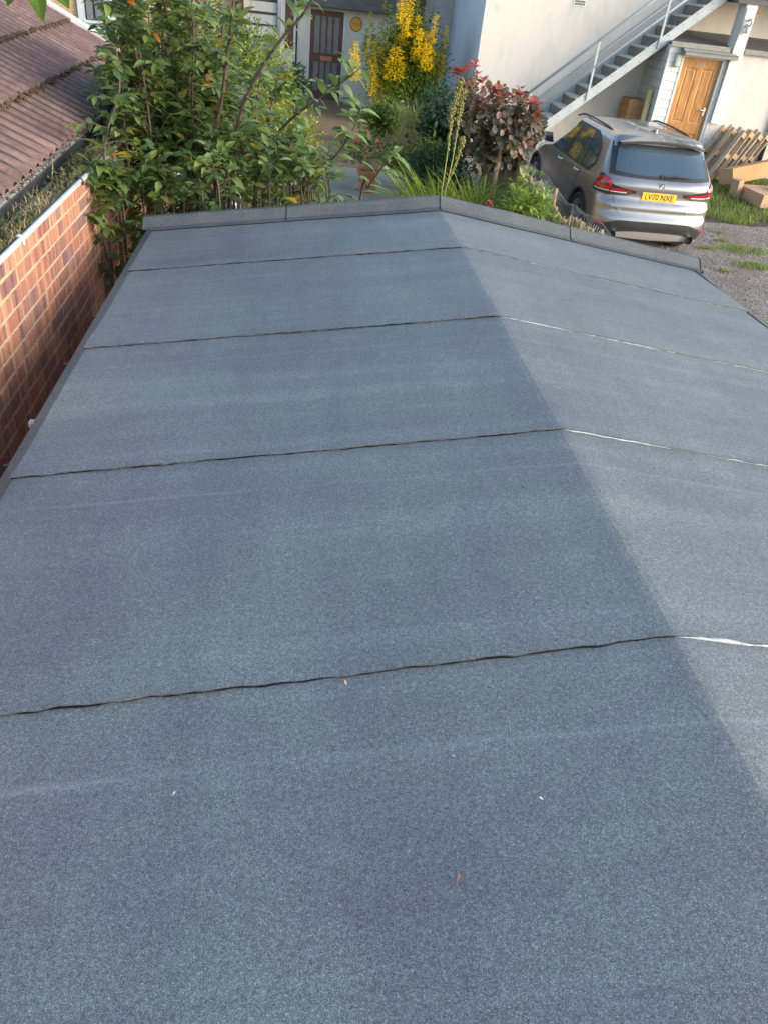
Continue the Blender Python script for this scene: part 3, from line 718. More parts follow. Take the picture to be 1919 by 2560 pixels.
b = MB(); b.tube([(4.9, YS1-.02, ztop(4.9)+.30), (9.8, YS1-.02, ztop(9.8)+.30)], .016, 8); b.build('wall_rail', PLASTERB, stair, smooth=True)
sd = MB(); sd.box((4.70, YS0-.02, .25), (4.735, YS1, ztop(4.72))); 

# ================================================================ BACK BUILDING (brown door)
YB = 22.2
bb = thing('rear_cottage', 'cream rear cottage with dark brown glazed door and flat dark eaves', 'cottage', (0, 23, .25))
MB().box((-.105, YB, 0), (.198, YB+.3, zr(-.86))).build('wall', CREAM, bb)
MB().box((1.012, YB, 0), (2.27, YB+.3, zr(-.86))).build('wall', CREAM, bb)
MB().box((.198, YB+.10, 0), (1.012, YB+.3, zr(-.86))).build('wall', CREAM, bb)
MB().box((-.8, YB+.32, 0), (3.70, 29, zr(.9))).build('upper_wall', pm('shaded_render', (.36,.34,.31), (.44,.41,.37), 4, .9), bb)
MB().box((-.12, YB-.35, zr(-.83)), (2.20, YB+.6, zr(-.36))).build('eaves_fascia', pm('dark_fascia', (.075,.07,.065), (.13,.12,.115), 6, .7, stretch=(.6,3,3)), bb)
MB().box((-.12, YB-.37, zr(-.35)), (2.22, YB+.6, zr(-.31))).build('flat_roof', LEAD, bb)
g = MB(); g.box((-.12, YB-.395, zr(-.855)), (2.24, YB-.355, zr(-.832))); g.build('gutter', BLACKP, bb)
g = MB(); g.box((.23, YB-.04, zr(-.90)), (2.25, YB-.001, zr(-.865))); g.build('head_trim', WHITEP, bb)
# door
bx0, bx1, bz0, bz1 = .204, 1.004, .30, zr(-.92)
d = MB(); d.box((bx0, YB+.04, bz0), (bx1, YB+.075, bz1)); bd_ = d.build('door', BROWND, bb)
def bbox(x0, x1, z0, z1, nm, mat, dy=-.0): return MB().box((x0, YB+.02+dy, z0), (x1, YB+.0395, z1)).build(nm, mat, bd_)
bbox(bx0, bx0+.10, bz0, bz1, 'stile', BROWND); bbox(bx1-.10, bx1, bz0, bz1, 'stile', BROWND); bbox(bx0+.1005, bx1-.1005, bz1-.12, bz1, 'rail', BROWND); bbox(bx0+.1005, bx1-.1005, bz0, bz0+.2, 'rail', BROWND); bbox(bx0+.1005, bx1-.1005, bz0+.85, bz0+1.03, 'rail', BROWND)
RIB = pm('reeded_glass', (.14,.13,.125), (.24,.23,.22), 10, .25, stretch=(4,1,.6))
ww = (bx1-bx0-.2)/4
for k in range(4):
    xa = bx0+.1+k*ww
    if k: bbox(xa-.022, xa+.022, bz0+.2005, bz0+.8495, 'glazing_bar', BROWND); bbox(xa-.022, xa+.022, bz0+1.0305, bz1-.1205, 'glazing_bar', BROWND)
    for za, zb2 in ((bz0+.2, bz0+.85), (bz0+1.03, bz1-.12)):
        MB().box((xa+(.022 if k else 0), YB+.033, za+.001), (xa+ww-(.022 if k < 3 else 0), YB+.0392, zb2-.001)).build('pane', RIB, bd_)
MB().box((.47, YB+.012, bz0+.87), (.77, YB+.0195, bz0+.97)).build('letter_plate', pm('copper_plate', (.45,.17,.09), None, rough=.4, metal=.3), bd_, bevel=.003)
f = MB(); f.box((bx0-.045, YB-.015, .25), (bx0-.002, YB+.09, bz1+.05)); f.box((bx1+.002, YB-.015, .25), (bx1+.06, YB+.09, bz1+.05)); f.box((bx0-.002, YB-.012, bz1+.002), (bx1+.002, YB+.09, bz1+.05)); f.build('door_frame', WHITEP, bb)
MB().box((.05, YB-.32, .25), (1.12, YB-.016, .315)).build('doorstep', pm('brown_step', (.16,.10,.07), (.22,.15,.10), 8), bb, bevel=.01)
MB().box((-.142, YB-.05, .25), (-.106, YB+.3, zr(-.86))).build('dark_jamb', BLACK, bb)
MB().box((-.20, YB-.06, .25), (-.146, YB+.3, zr(-.5))).build('jamb_trim', WHITEP, bb)
# left part: brick pier, render, drainpipe, cladding panels
MB().box((-.41, YB-.03, zr(-1.80)), (-.205, YB+.3, zr(.9))).build('brick_pier', BRICKD, bb)
z = zr(-1.78)
bpm = MB().box((-.0985, -.006, 0), (.0985, .02, .064)).mesh('brick', BRICKD)
while z < zr(-.2):
    o = bpy.data.objects.new('brick', bpm); COL.objects.link(o); o.parent = bb; o.location = (-.3075-bb['_o'][0], YB-.0305-bb['_o'][1], z-bb['_o'][2]); z += .075
MB().box((-.60, YB-.06, 0), (-.206, YB+.3, zr(-1.802))).build('plinth', CREAM, bb)
MB().box((-.60, YB-.02, zr(-1.80)), (-.412, YB+.3, zr(.9))).build('render_strip', PLASTERB, bb)
p = MB(); p.tube([(-.56, YB-.10, .3), (-.56, YB-.10, zr(1.2))], .042, 10); p.build('drainpipe', pm('mauve_grey_pipe', (.40,.37,.44), (.47,.44,.50), 5, .4), bb, smooth=True)
MB().box((-1.62, YB+.02, 0), (-.605, YB+.3, zr(-1.62))).build('wall', pm('grey_wall', (.24,.23,.21), (.32,.30,.27), 5, .9), bb)
MB().box((-1.62, YB+.05, zr(-1.62)), (-.605, YB+.3, zr(.9))).build('panel_backing', pm('dark_gap', (.10,.075,.06), (.15,.115,.09), 6, .9), bb)
for i, (za, zb2) in enumerate(((-1.585, -1.385), (-1.335, -1.145), (-1.085, -.885), (-.82, -.62), (-.55, -.35), (-.28, -.05))):
    pn = MB(); pn.box((-1.40, YB-.02, zr(za)), (-.615, YB+.049, zr(zb2))); pn.build('cladding_panel', plaster_mat('rust_streaked_panel%d' % i, (.62,.575,.50), (.36,.18,.06), .8), bb)
MB().box((-1.53, YB-.02, zr(-1.60)), (-1.42, YB+.04, zr(.9))).build('dark_post', BROWND, bb)
# recess to the right with a brick pier
MB().box((2.70, YB+.25, 0), (2.98, YB+.319, zr(.9))).build('brick_pier', BRICKD, bb)
MB().box((2.55, YB+.22, 0), (2.69, YB+.319, zr(.9))).build('dark_post', BROWND, bb)
bpm2 = MB().box((0, -.006, 0), (.128, .02, .064)).mesh('brick', BRICKD)
z = zr(-1.7); r_ = 0
while z < zr(-.1):
    for xx in (2.705, 2.845):
        o = bpy.data.objects.new('brick', bpm2); COL.objects.link(o); o.parent = bb; o.location = (xx-bb['_o'][0], YB+.25-bb['_o'][1], z-bb['_o'][2])
    z += .075
# round orange sign
sg = thing('round_sign', 'round orange sign with brown rim on the cream wall by the brown door', 'sign', (.0589*YB, YB-.01, zr(-.0511*YB)))
sx, sz = .0589*YB, zr(-.0511*YB)
def disc(r0, r1, y, n=28):
    b = MB(); vs = [(sx+r*math.cos(2*math.pi*k/n), y, sz+r*1.05*math.sin(2*math.pi*k/n)) for r in (r0, r1) for k in range(n)]
    b.add(vs, [(k, (k+1) % n, n+(k+1) % n, n+k) for k in range(n)]); return b
b = disc(.001, .132, YB-.016); b.build('face', ORANGE, sg)
b = MB(); b.tube([(sx+.138*math.cos(2*math.pi*k/28), YB-.012, sz+.145*math.sin(2*math.pi*k/28)) for k in range(29)], .012, 8); b.build('rim', DKORANGE, sg, smooth=True)
text_part('lettering', 'TOBY', .085, Matrix.Translation((sx+.005, YB-.018, sz-.01)) @ MX, DKORANGE, sg)

# yellow brick house beyond the ribbed roof
yh = thing('yellow_brick_house', 'yellow brick house with white framed window beyond the ribbed roof', 'house', (-5, 23, .25))
WX0, WX1, WZ0 = -.2399*YB, -.2005*YB, zr(-.0844*YB)
hw_ = MB(); hw_.box((-12, YB+.3, 0), (-1.63, 28, 6.0)); hw_.build('wall', BRICK2, yh)
ybm = MB().box((0, -.006, 0), (.215, .04, .065)).mesh('brick', BRICK2)
for ri in range(30):
    zz = zr(-1.9)+ri*.075; xx = -6.6 + (.11 if ri % 2 else 0)
    while xx < -1.9:
        if not (WX0-.08 < xx+.11 < WX1+.08 and zz > WZ0-.06):
            if (WX0-1.0 < xx < WX1+1.9):
                o = bpy.data.objects.new('brick', ybm); COL.objects.link(o); o.parent = yh; o.location = (xx-yh['_o'][0], YB+.29-yh['_o'][1], zz-yh['_o'][2])
        xx += .225
w = MB(); w.box((WX0, YB+.20, WZ0), (WX1, YB+.29, zr(.6))); win = w.build('window', WHITEP, yh)
gx0, gx1 = -.2319*YB, -.2125*YB
MB().box((gx0, YB+.185, WZ0+.22), (gx1, YB+.199, zr(.5))).build('pane', GLASS, win)
MB().box((gx0+.03, YB+.178, WZ0+.23), (gx0+.18, YB+.184, zr(.3))).build('curtain', CURTAIN, win)
MB().box((gx1-.20, YB+.178, WZ0+.23), (gx1-.03, YB+.184, zr(-.9))).build('curtain', CURTAIN, win)
MB().box((gx0-.05, YB+.15, WZ0+.15), (gx1+.05, YB+.198, WZ0+.215)).build('sill', WHITEP, win, bevel=.01)
MB().box((gx1+.04, YB+.165, WZ0+.05), (gx1+.11, YB+.198, zr(.6))).build('frame', WHITEP, win, bevel=.01)
MB().box((WX1+.02, YB+.25, WZ0), (WX1+.5, YB+.293, zr(.6))).build('dark_opening', BLACK, yh)
# pale garden shed glimpsed through the tree
gs = thing('garden_shed', 'pale blue white shed glimpsed behind the leafy tree by the outbuilding', 'shed', (-.9, 10.5, 0))
MB().box((-2.2, 9.6, 0), (-.75, 11.0, 1.75)).build('wall', pm('pale_blue_paint', (.55,.60,.68), (.66,.70,.75), 5, .8), gs)
rf = MB(); rf.prism([(-2.3, 9.5, 1.76), (-.65, 9.5, 1.76), (-1.47, 9.5, 1.95)], (0, 1.6, 0)); rf.build('roof', LEAD, gs)


# ================================================================ CAR
CX, CY = 5.20, 11.21
car = thing('parked_car', 'silver beige estate car with yellow number plate parked on the gravel', 'car', (CX, CY+2.2, 0))
cz_ = [.235, .26, .30, .36, .44, .52, .58, .62, .68, .74, .78, .82, .88, .94, .99, 1.03, 1.07, 1.12, 1.22, 1.32, 1.42, 1.48, 1.52, 1.55, 1.57, 1.585, 1.597, 1.607, 1.615, 1.619]
zk = [.20, .28, .40, .55, .70, .85, .95, 1.02, 1.07, 1.20, 1.35, 1.47, 1.52, 1.56, 1.585, 1.605, 1.62]
wk = [.83, .875, .905, .912, .912, .910, .905, .885, .862, .820, .768, .722, .690, .645, .56, .40, .12]
yrz = [.20, .30, .40, .50, .575, .60, .66, .735, .765, .80, .90, .97, 1.03, 1.10, 1.20, 1.35, 1.47, 1.52, 1.56, 1.585, 1.605, 1.62]
yrk = [.16, .06, .02, .0, .01, .045, .055, .030, .075, .10, .105, .08, .10, .165, .255, .385, .47, .48, .50, .60, .85, 1.3]
yfz = [.20, .40, .60, .75, .85, .92, .97, 1.01, 1.05, 1.20, 1.35, 1.47, 1.52, 1.56, 1.585, 1.605, 1.62]
yfk = [4.30, 4.42, 4.43, 4.40, 4.28, 4.05, 3.75, 3.42, 3.24, 2.93, 2.66, 2.50, 2.42, 2.35, 2.25, 2.05, 1.7]
def cw(z): return interp(z, zk, wk)
def cyr(z): return interp(z, yrz, yrk)
def cyf(z): return interp(z, yfz, yfk)
def clr(z): return interp(z, [.2, .9, 1.1, 1.45, 1.59], [.42, .42, .30, .28, .15])
def clf(z): return interp(z, [.2, .9, 1.1, 1.45, 1.59], [.8, .8, .45, .35, .15])
NE = 3.7
def taper(y): return 1 - .035*((y-2.2)/2.2)**2
def S(u, z):
    """car skin, right half: u 0..1 rear quarter, 1..2 side, 2..3 front quarter"""
    w = cw(z); yr = cyr(z); yf = cyf(z); lr = clr(z); lf = clf(z)
    if u <= 1:
        a = u*math.pi/2; x = w*max(0, math.sin(a))**(2/NE); y = yr+lr-lr*max(0, math.cos(a))**(2/NE)
    elif u <= 2:
        x = w; y = lerp(yr+lr, yf-lf, u-1)
    else:
        a = (3-u)*math.pi/2; x = w*max(0, math.sin(a))**(2/2.4); y = yf-lf+lf*max(0, math.cos(a))**(2/2.4)
    return Vector((x*taper(y), y, z))
def side_x(y, z):
    yr = cyr(z); lr = clr(z); w = cw(z)
    if y >= yr+lr: return w*taper(y)
    c_ = min(1, max(0, (yr+lr-y)/lr)); return w*(max(0, 1-c_**NE))**(1/NE)*taper(y)
def uside(y, z):   # u on the side for a given y
    lo, hi = 0.0, 2.0
    for _ in range(30):
        mid = (lo+hi)/2
        if S(mid, z).y < y: lo = mid
        else: hi = mid
    return lo
def urear(x, z):
    lo, hi = 0.0, 1.0
    for _ in range(30):
        mid = (lo+hi)/2
        if S(mid, z).x < x: lo = mid
        else: hi = mid
    return lo
def Sn(u, z, off):
    e = .01; p = S(u, z); du = S(u+e, z)-S(max(0, u-e), z); dz = S(u, z+e)-S(u, z-e)
    n = du.cross(dz)
    if n.length < 1e-9: return p
    n.normalize()
    if n.x*max(p.x, .001)+n.y*(p.y-2.2) < 0: n = -n
    return p + n*off
def C(p, side=1): return (CX+side*p[0], CY+p[1], p[2]+.0)
us = [0, .06, .14, .22, .32, .42, .52, .6, .68, .75, .82, .88, .94, 1.0] + [1+i/16 for i in range(1, 17)] + [2.1, 2.25, 2.4, 2.55, 2.7, 2.85, 3.0]
body = MB(); rings = []
for z in cz_:
    half = [S(u, z) for u in us]
    rings.append([C(p) for p in half] + [C(p, -1) for p in half[-2:0:-1]])
n = len(rings[0]); vs = [p for r in rings for p in r]; fs = []
for i in range(len(rings)-1):
    for k in range(n): fs.append((i*n+k, i*n+(k+1) % n, (i+1)*n+(k+1) % n, (i+1)*n+k))
hl = len(us)
for base, rev in ((0, True), ((len(rings)-1)*n, False)):
    idx = [base+k for k in range(n)]
    for k in range(hl-1):
        a = idx[k]; b_ = idx[k+1]; c_ = idx[(n-k-1) % n]; d = idx[(n-k) % n]
        q = [a, b_, c_, d]; q = [v for i, v in enumerate(q) if v not in q[:i]]
        if len(q) > 2: fs.append(tuple(q if not rev else q[::-1]))
body.add(vs, fs)
bo = body.build('body', PAINT, car, smooth=True)
WY = (.93, 3.60); WZ = .345
cut = MB()
for wy in WY:
    for sd in (-1, 1):
        pts = [(CX+sd*.60, CY+wy, WZ), (CX+sd*1.1, CY+wy, WZ)]; cut.tube(pts, .385, 32)
co = cut.build('cut', TRIM)
md = bo.modifiers.new('b', 'BOOLEAN'); md.operation = 'DIFFERENCE'; md.solver = 'EXACT'; md.object = co
dg = bpy.context.evaluated_depsgraph_get(); dg.update()
nm = bpy.data.meshes.new_from_object(bo.evaluated_get(dg)); bo.modifiers.clear()
if len(nm.polygons) > 500:
    bo.data = nm; nm.materials.clear(); nm.materials.append(PAINT); nm.materials.append(TRIM)
    for p in nm.polygons:
        c_ = p.center + Vector(car['_o'])
        for wy in WY:
            d = math.hypot(c_.y-CY-wy, c_.z-WZ)
            if (d < .383 and abs(c_.x-CX) < .905 and p.normal.x*(c_.x-CX) < .9*abs(c_.x-CX)+9) and (d < .375 or abs(p.normal.x) < .5): p.material_index = 1; p.use_smooth = False
bpy.data.objects.remove(co)
def patch(name, mat, ua, ub, zlo, zhi, off, nu=10, nz=4, sides=(1, -1), parent=None, edge=.004, smooth=True):
    """panel on the skin; ua..ub may be numbers or functions of v (0 bottom .. 1 top)"""
    out = []
    for sd in sides:
        P = []
        for j in range(nz+1):
            v = j/nz; row = []
            for i in range(nu+1):
                t = i/nu; a = ua(v) if callable(ua) else ua; b_ = ub(v) if callable(ub) else ub
                u = lerp(a, b_, t); zl = zlo(t) if callable(zlo) else zlo; zh = zhi(t) if callable(zhi) else zhi
                row.append(Sn(u, lerp(zl, zh, v), off))
            P.append(row)
        mbx = MB(); mbx.grid([[C(p, sd) for p in r] for r in P])
        rim = [P[0][i] for i in range(nu+1)]+[P[j][nu] for j in range(1, nz+1)]+[P[nz][i] for i in range(nu-1, -1, -1)]+[P[j][0] for j in range(nz-1, 0, -1)]
        inn = [Vector((p.x*(1-edge*1.2), p.y+(edge if p.y < .6 else 0), p.z)) for p in rim]
        k = len(rim); mbx.add([C(p, sd) for p in rim]+[C(p, sd) for p in inn], [(i, (i+1) % k, k+(i+1) % k, k+i) for i in range(k)])
        out.append(mbx.build(name, mat, parent or car, smooth=smooth))
    return out
def cpatch(name, mat, xw, zlo, zhi, off, nx=16, nz=4, parent=None):
    """panel centred on the tail: half width xw(v), heights as functions of x fraction -1..1"""
    P = []
    for j in range(nz+1):
        v = j/nz; row = []
        for i in range(nx+1):
            t = -1+2*i/nx; zl = zlo(t) if callable(zlo) else zlo; zh = zhi(t) if callable(zhi) else zhi
            z = lerp(zl, zh, v); X = (xw(v) if callable(xw) else xw)*t
            u = urear(abs(X), z); p = Sn(u, z, off); row.append(Vector((math.copysign(p.x, X) if X else 0, p.y, p.z)))
        P.append(row)
    mbx = MB(); mbx.grid([[C(p) for p in r] for r in P])
    rim = [P[0][i] for i in range(nx+1)]+[P[j][nx] for j in range(1, nz+1)]+[P[nz][i] for i in range(nx-1, -1, -1)]+[P[j][0] for j in range(nz-1, 0, -1)]
    k = len(rim); mbx.add([C(p) for p in rim]+[C(p+Vector((0, off+.004, 0))) for p in rim], [(i, (i+1) % k, k+(i+1) % k, k+i) for i in range(k)])
    return mbx.build(name, mat, parent or car, smooth=True)
# side glass: black surround, three panes
BZ0, BZ1 = 1.035, 1.49
def yfront(v): return lerp(3.10, 2.42, v)
def yrear(v): return interp(v, [0, .25, .6, .85, 1], [.88, .74, .80, .98, 1.25])
def sp(name, mat, ya, yb, z0, z1, off, sides=(1, -1), nu=10, nz=8, parent=None):
    return patch(name, mat, lambda v: uside(ya(v), lerp(z0, z1, v)), lambda v: uside(yb(v), lerp(z0, z1, v)), z0, z1, off, nu, nz, sides, parent)
sp('window_surround', TRIM, lambda v: yrear(v)-.035, lambda v: yfront(v)+.05, BZ0-.03, BZ1+.02, .004, nu=16)
ip = lambda v: .02+v*.96
sp('side_window', CARGLASS, lambda v: 2.02-.06*v, lambda v: yfront(v)-.03, BZ0, BZ1-.01, .008)
sp('side_window', CARGLASS, lambda v: 1.22+.10*v, lambda v: 1.93-.06*v, BZ0, BZ1-.01, .008)
sp('quarter_window', CARGLASS, lambda v: yrear(v)+.02, lambda v: 1.16+.10*v, BZ0+.015, BZ1-.03, .008)
# rear window with dark surround
cpatch('rear_surround', TRIM, lambda v: lerp(.765, .69, v), lambda t: 1.085+.02*abs(t)**3, 1.48, .005, 20, 8)
cpatch('rear_window', CARGLASS, lambda v: lerp(.69, .62, v), lambda t: 1.115+.03*abs(t)**3, lambda t: 1.465-.02*abs(t)**3, .011, 20, 8)
wp = MB(); a, b_ = S(0, 1.13), S(urear(.42, 1.15), 1.15)
wp.tube([C((.02, a.y-.03, 1.135)), C((.22, a.y-.028, 1.150)), C((.44, b_.y-.028, 1.142))], [.016, .012, .007], 8); wp.box(C((-.03, a.y-.035, 1.115)), C((.04, a.y-.005, 1.15))); wp.build('wiper', TRIM, car, bevel=.004)
# spoiler
P = []
for j in range(6):
    row = []
    for i in range(25):
        t = -1+i/12; x = .66*t*(1 - .04*(5-j)/5); y = lerp(.335+.10*abs(t)**4, .70, j/5); z = 1.560 + (y-.335)*.10 - .075*abs(t)**2.6
        row.append((x, y, z))
    P.append(row)
s_ = MB(); s_.grid([[C(p) for p in r] for r in P]); s_.grid([[C(p) for p in P[0]], [C((p[0]*.99, p[1]+.012, p[2]-.038)) for p in P[0]], [C((p[0]*.97, p[1]+.16, p[2]-.05)) for p in P[0]]])
s_.build('spoiler', PAINT, car, smooth=True)
# roof rails, fin
for sd in (-1, 1):
    r = MB(); pts = []
    for i in range(17):
        t = i/16; y = lerp(.78, 2.62, t); x = lerp(.60, .615, t); lift = .040*min(1, math.sin(math.pi*t)*2.2)
        zroof = interp(y, [.7, 1.2, 1.8, 2.3, 2.7], [1.535, 1.56, 1.57, 1.56, 1.53]); pts.append(C((sd*x, y, zroof+lift-.012)))
    r.tube(pts, .014, 8); r.build('roof_rail', TRIM, car, smooth=True)
fn = MB(); fn.add([C(p) for p in ((-.028, .78, 1.575), (.028, .78, 1.575), (.028, 1.0, 1.60), (-.028, 1.0, 1.60), (-.008, .80, 1.655), (.008, .80, 1.655), (.004, .88, 1.645), (-.004, .88, 1.645))], [(0,1,5,4),(1,2,6,5),(2,3,7,6),(3,0,4,7),(4,5,6,7)]); fn.build('aerial_fin', PAINT, car, bevel=.006)
# lamps
u1 = lambda x, z=.95: urear(x, z)
UA, UB, UC = u1(.35), u1(.625), uside(.40, .98)
for sd in (1, -1):
    lb = patch('tail_lamp', TRIM, UA, UC, lambda t: interp(t, [0, .12, .5, 1], [.895, .852, .838, .855]), lambda t: interp(t, [0, .42, .55, .85, 1], [.925, .980, 1.045, 1.095, 1.08]), .006, 24, 4, (sd,))[0]
    patch('lens', LAMPR, UA+(UC-UA)*.06, UA+(UC-UA)*.43, lambda t: interp(t, [0, 1], [.90, .902]), lambda t: interp(t, [0, 1], [.922, .950]), .012, 8, 3, (sd,), lb)
    patch('lens', LAMPR, UA+(UC-UA)*.46, UA+(UC-UA)*.96, lambda t: interp(t, [0, 1], [.902, .918]), lambda t: interp(t, [0, .5, 1], [1.015, 1.065, 1.05]), .012, 12, 4, (sd,), lb)
    patch('lens', LAMPD, UA+(UC-UA)*.50, UA+(UC-UA)*.80, lambda t: .955, lambda t: interp(t, [0, 1], [.985, 1.01]), .015, 8, 3, (sd,), lb)
    patch('reversing_strip', LAMPW, UA+(UC-UA)*.12, UA+(UC-UA)*.43, .883, .893, .012, 8, 2, (sd,), lb)
    patch('reversing_strip', LAMPW, UA+(UC-UA)*.46, UA+(UC-UA)*.94, .886, .897, .012, 8, 2, (sd,), lb)
# lower bumper: dark band, satin skid trim, reflectors, exhausts
def bandtop(t): return interp(abs(t), [0, .6, .78, 1], [.535, .53, .475, .46])
cpatch('bumper_band', TRIM, .895, .24, bandtop, .008, 32, 5)
cpatch('skid_trim', SATIN, lambda v: lerp(.76, .60, v), lambda t: .285+.02*abs(t), lambda t: .395-.045*abs(t)**4, .024, 24, 4)
for sd in (1, -1):
    patch('reflector', LAMPR, u1(.72, .47), uside(.17, .47), .440, lambda t: interp(t, [0, 1], [.468, .472]), .014, 6, 2, (sd,))
    ex = MB(); yy = S(u1(.58, .30), .30).y
    ex.tube([C((sd*.60, yy-.10, .325)), C((sd*.60, yy+.2, .325))], .058, 18, cap=False); ex.tube([C((sd*.60, yy-.10, .325)), C((sd*.60, yy+.2, .325))], .046, 18, cap=False)
    e_ = ex.build('exhaust', CHROME, car, smooth=True)
    ei = MB(); ei.tube([C((sd*.60, yy-.06, .325)), C((sd*.60, yy-.03, .325))], .044, 16); ei.build('bore', BLACK, e_)
    for xx in (.30, .52):
        pdx = MB(); p = Sn(u1(xx, .46), .46, .010); pdx.lathe([(0, .004), (.012, .003), (.013, 0)], (0,0,0), 10); pdx.v = [C((sd*(p.x+q[0]), p.y-q[2], p.z+q[1])) for q in pdx.v]; pdx.build('parking_sensor', BLACK, car)
# tailgate shut line, plate, badge, lettering
def shut(pts, w=.003):
    m_ = MB(); m_.tube([C(p) for p in pts], w, 5); return m_.build('shut_line', BLACK, car)
sl_ = []
for t in np.linspace(0, 1, 30):
    x = lerp(-.66, .66, t); zz = .592 + .16*max(0, (abs(x)-.50)/.16)**2; p = Sn(u1(abs(x), zz), zz, .0005); sl_.append((math.copysign(p.x, x), p.y, p.z))
shut([(-.665, Sn(u1(.665, .86), .86, .0005).y, .86)] + sl_ + [(.665, Sn(u1(.665, .86), .86, .0005).y, .86)])
for sd in (-1, 1):
    shut([(sd*p.x, p.y, p.z) for p in [Sn(uside(y, z), z, .0005) for y, z in ((1.12, 1.05), (1.16, .95), (1.28, .80), (1.34, .62), (1.36, .35))]])
    shut([(sd*p.x, p.y, p.z) for p in [Sn(uside(y, z), z, .0005) for y, z in ((2.0, 1.04), (2.06, .9), (2.08, .6), (2.06, .35))]])
    shut([(sd*p.x, p.y, p.z) for p in [Sn(uside(y, z), z, .0005) for y, z in ((3.10, 1.02), (3.16, .9), (3.18, .6), (3.14, .35))]])
    shut([(sd*p.x, p.y, p.z) for p in [Sn(u, z, .0005) for u, z in ((u1(.67, .80), .80), (.93, .785), (1.0, .78), (uside(.55, .78), .78))]], .0025)
pz = .865; py = S(0, pz).y-.016
pl = MB(); pl.box(C((-.26, py, pz-.056)), C((.26, py+.014, pz+.056))); plate = pl.build('number_plate', PLATEY, car, bevel=.004)
text_part('registration', 'LV70 NXE', .108, Matrix.Translation(C((0, py-.0015, pz-.003))) @ MX @ Matrix.Diagonal((.93, 1, 1, 1)), BLACK, plate)
bz = 1.015; by = S(0, bz).y-.004
def cdisc(r, y, a0=0, a1=2*math.pi, n=20):
    m_ = MB(); m_.add([C((0, y, bz))]+[C((r*math.cos(lerp(a0, a1, k/n)), y, bz+r*math.sin(lerp(a0, a1, k/n)))) for k in range(n+1)], [(0, k+1, k+2) for k in range(n)]); return m_
bd2 = cdisc(.041, by-.003).build('badge', BLACK, car)
m_ = MB(); m_.tube([C((.041*math.cos(2*math.pi*k/24), by-.003, bz+.041*math.sin(2*math.pi*k/24))) for k in range(25)], .003, 6); m_.build('rim', CHROME, bd2)
for q in range(4): cdisc(.026, by-.005, q*math.pi/2, (q+1)*math.pi/2, 8).build('quadrant', WHITE if q % 2 == 0 else BLUE, bd2)
text_part('model_badge', 'X1', .05, Matrix.Translation(C((-.56, S(u1(.56, .68), .68).y-.006, .675))) @ MX, CHROME, car)
text_part('model_badge', 'sDrive', .045, Matrix.Translation(C((.53, S(u1(.53, .68), .68).y-.006, .675))) @ MX, CHROME, car)
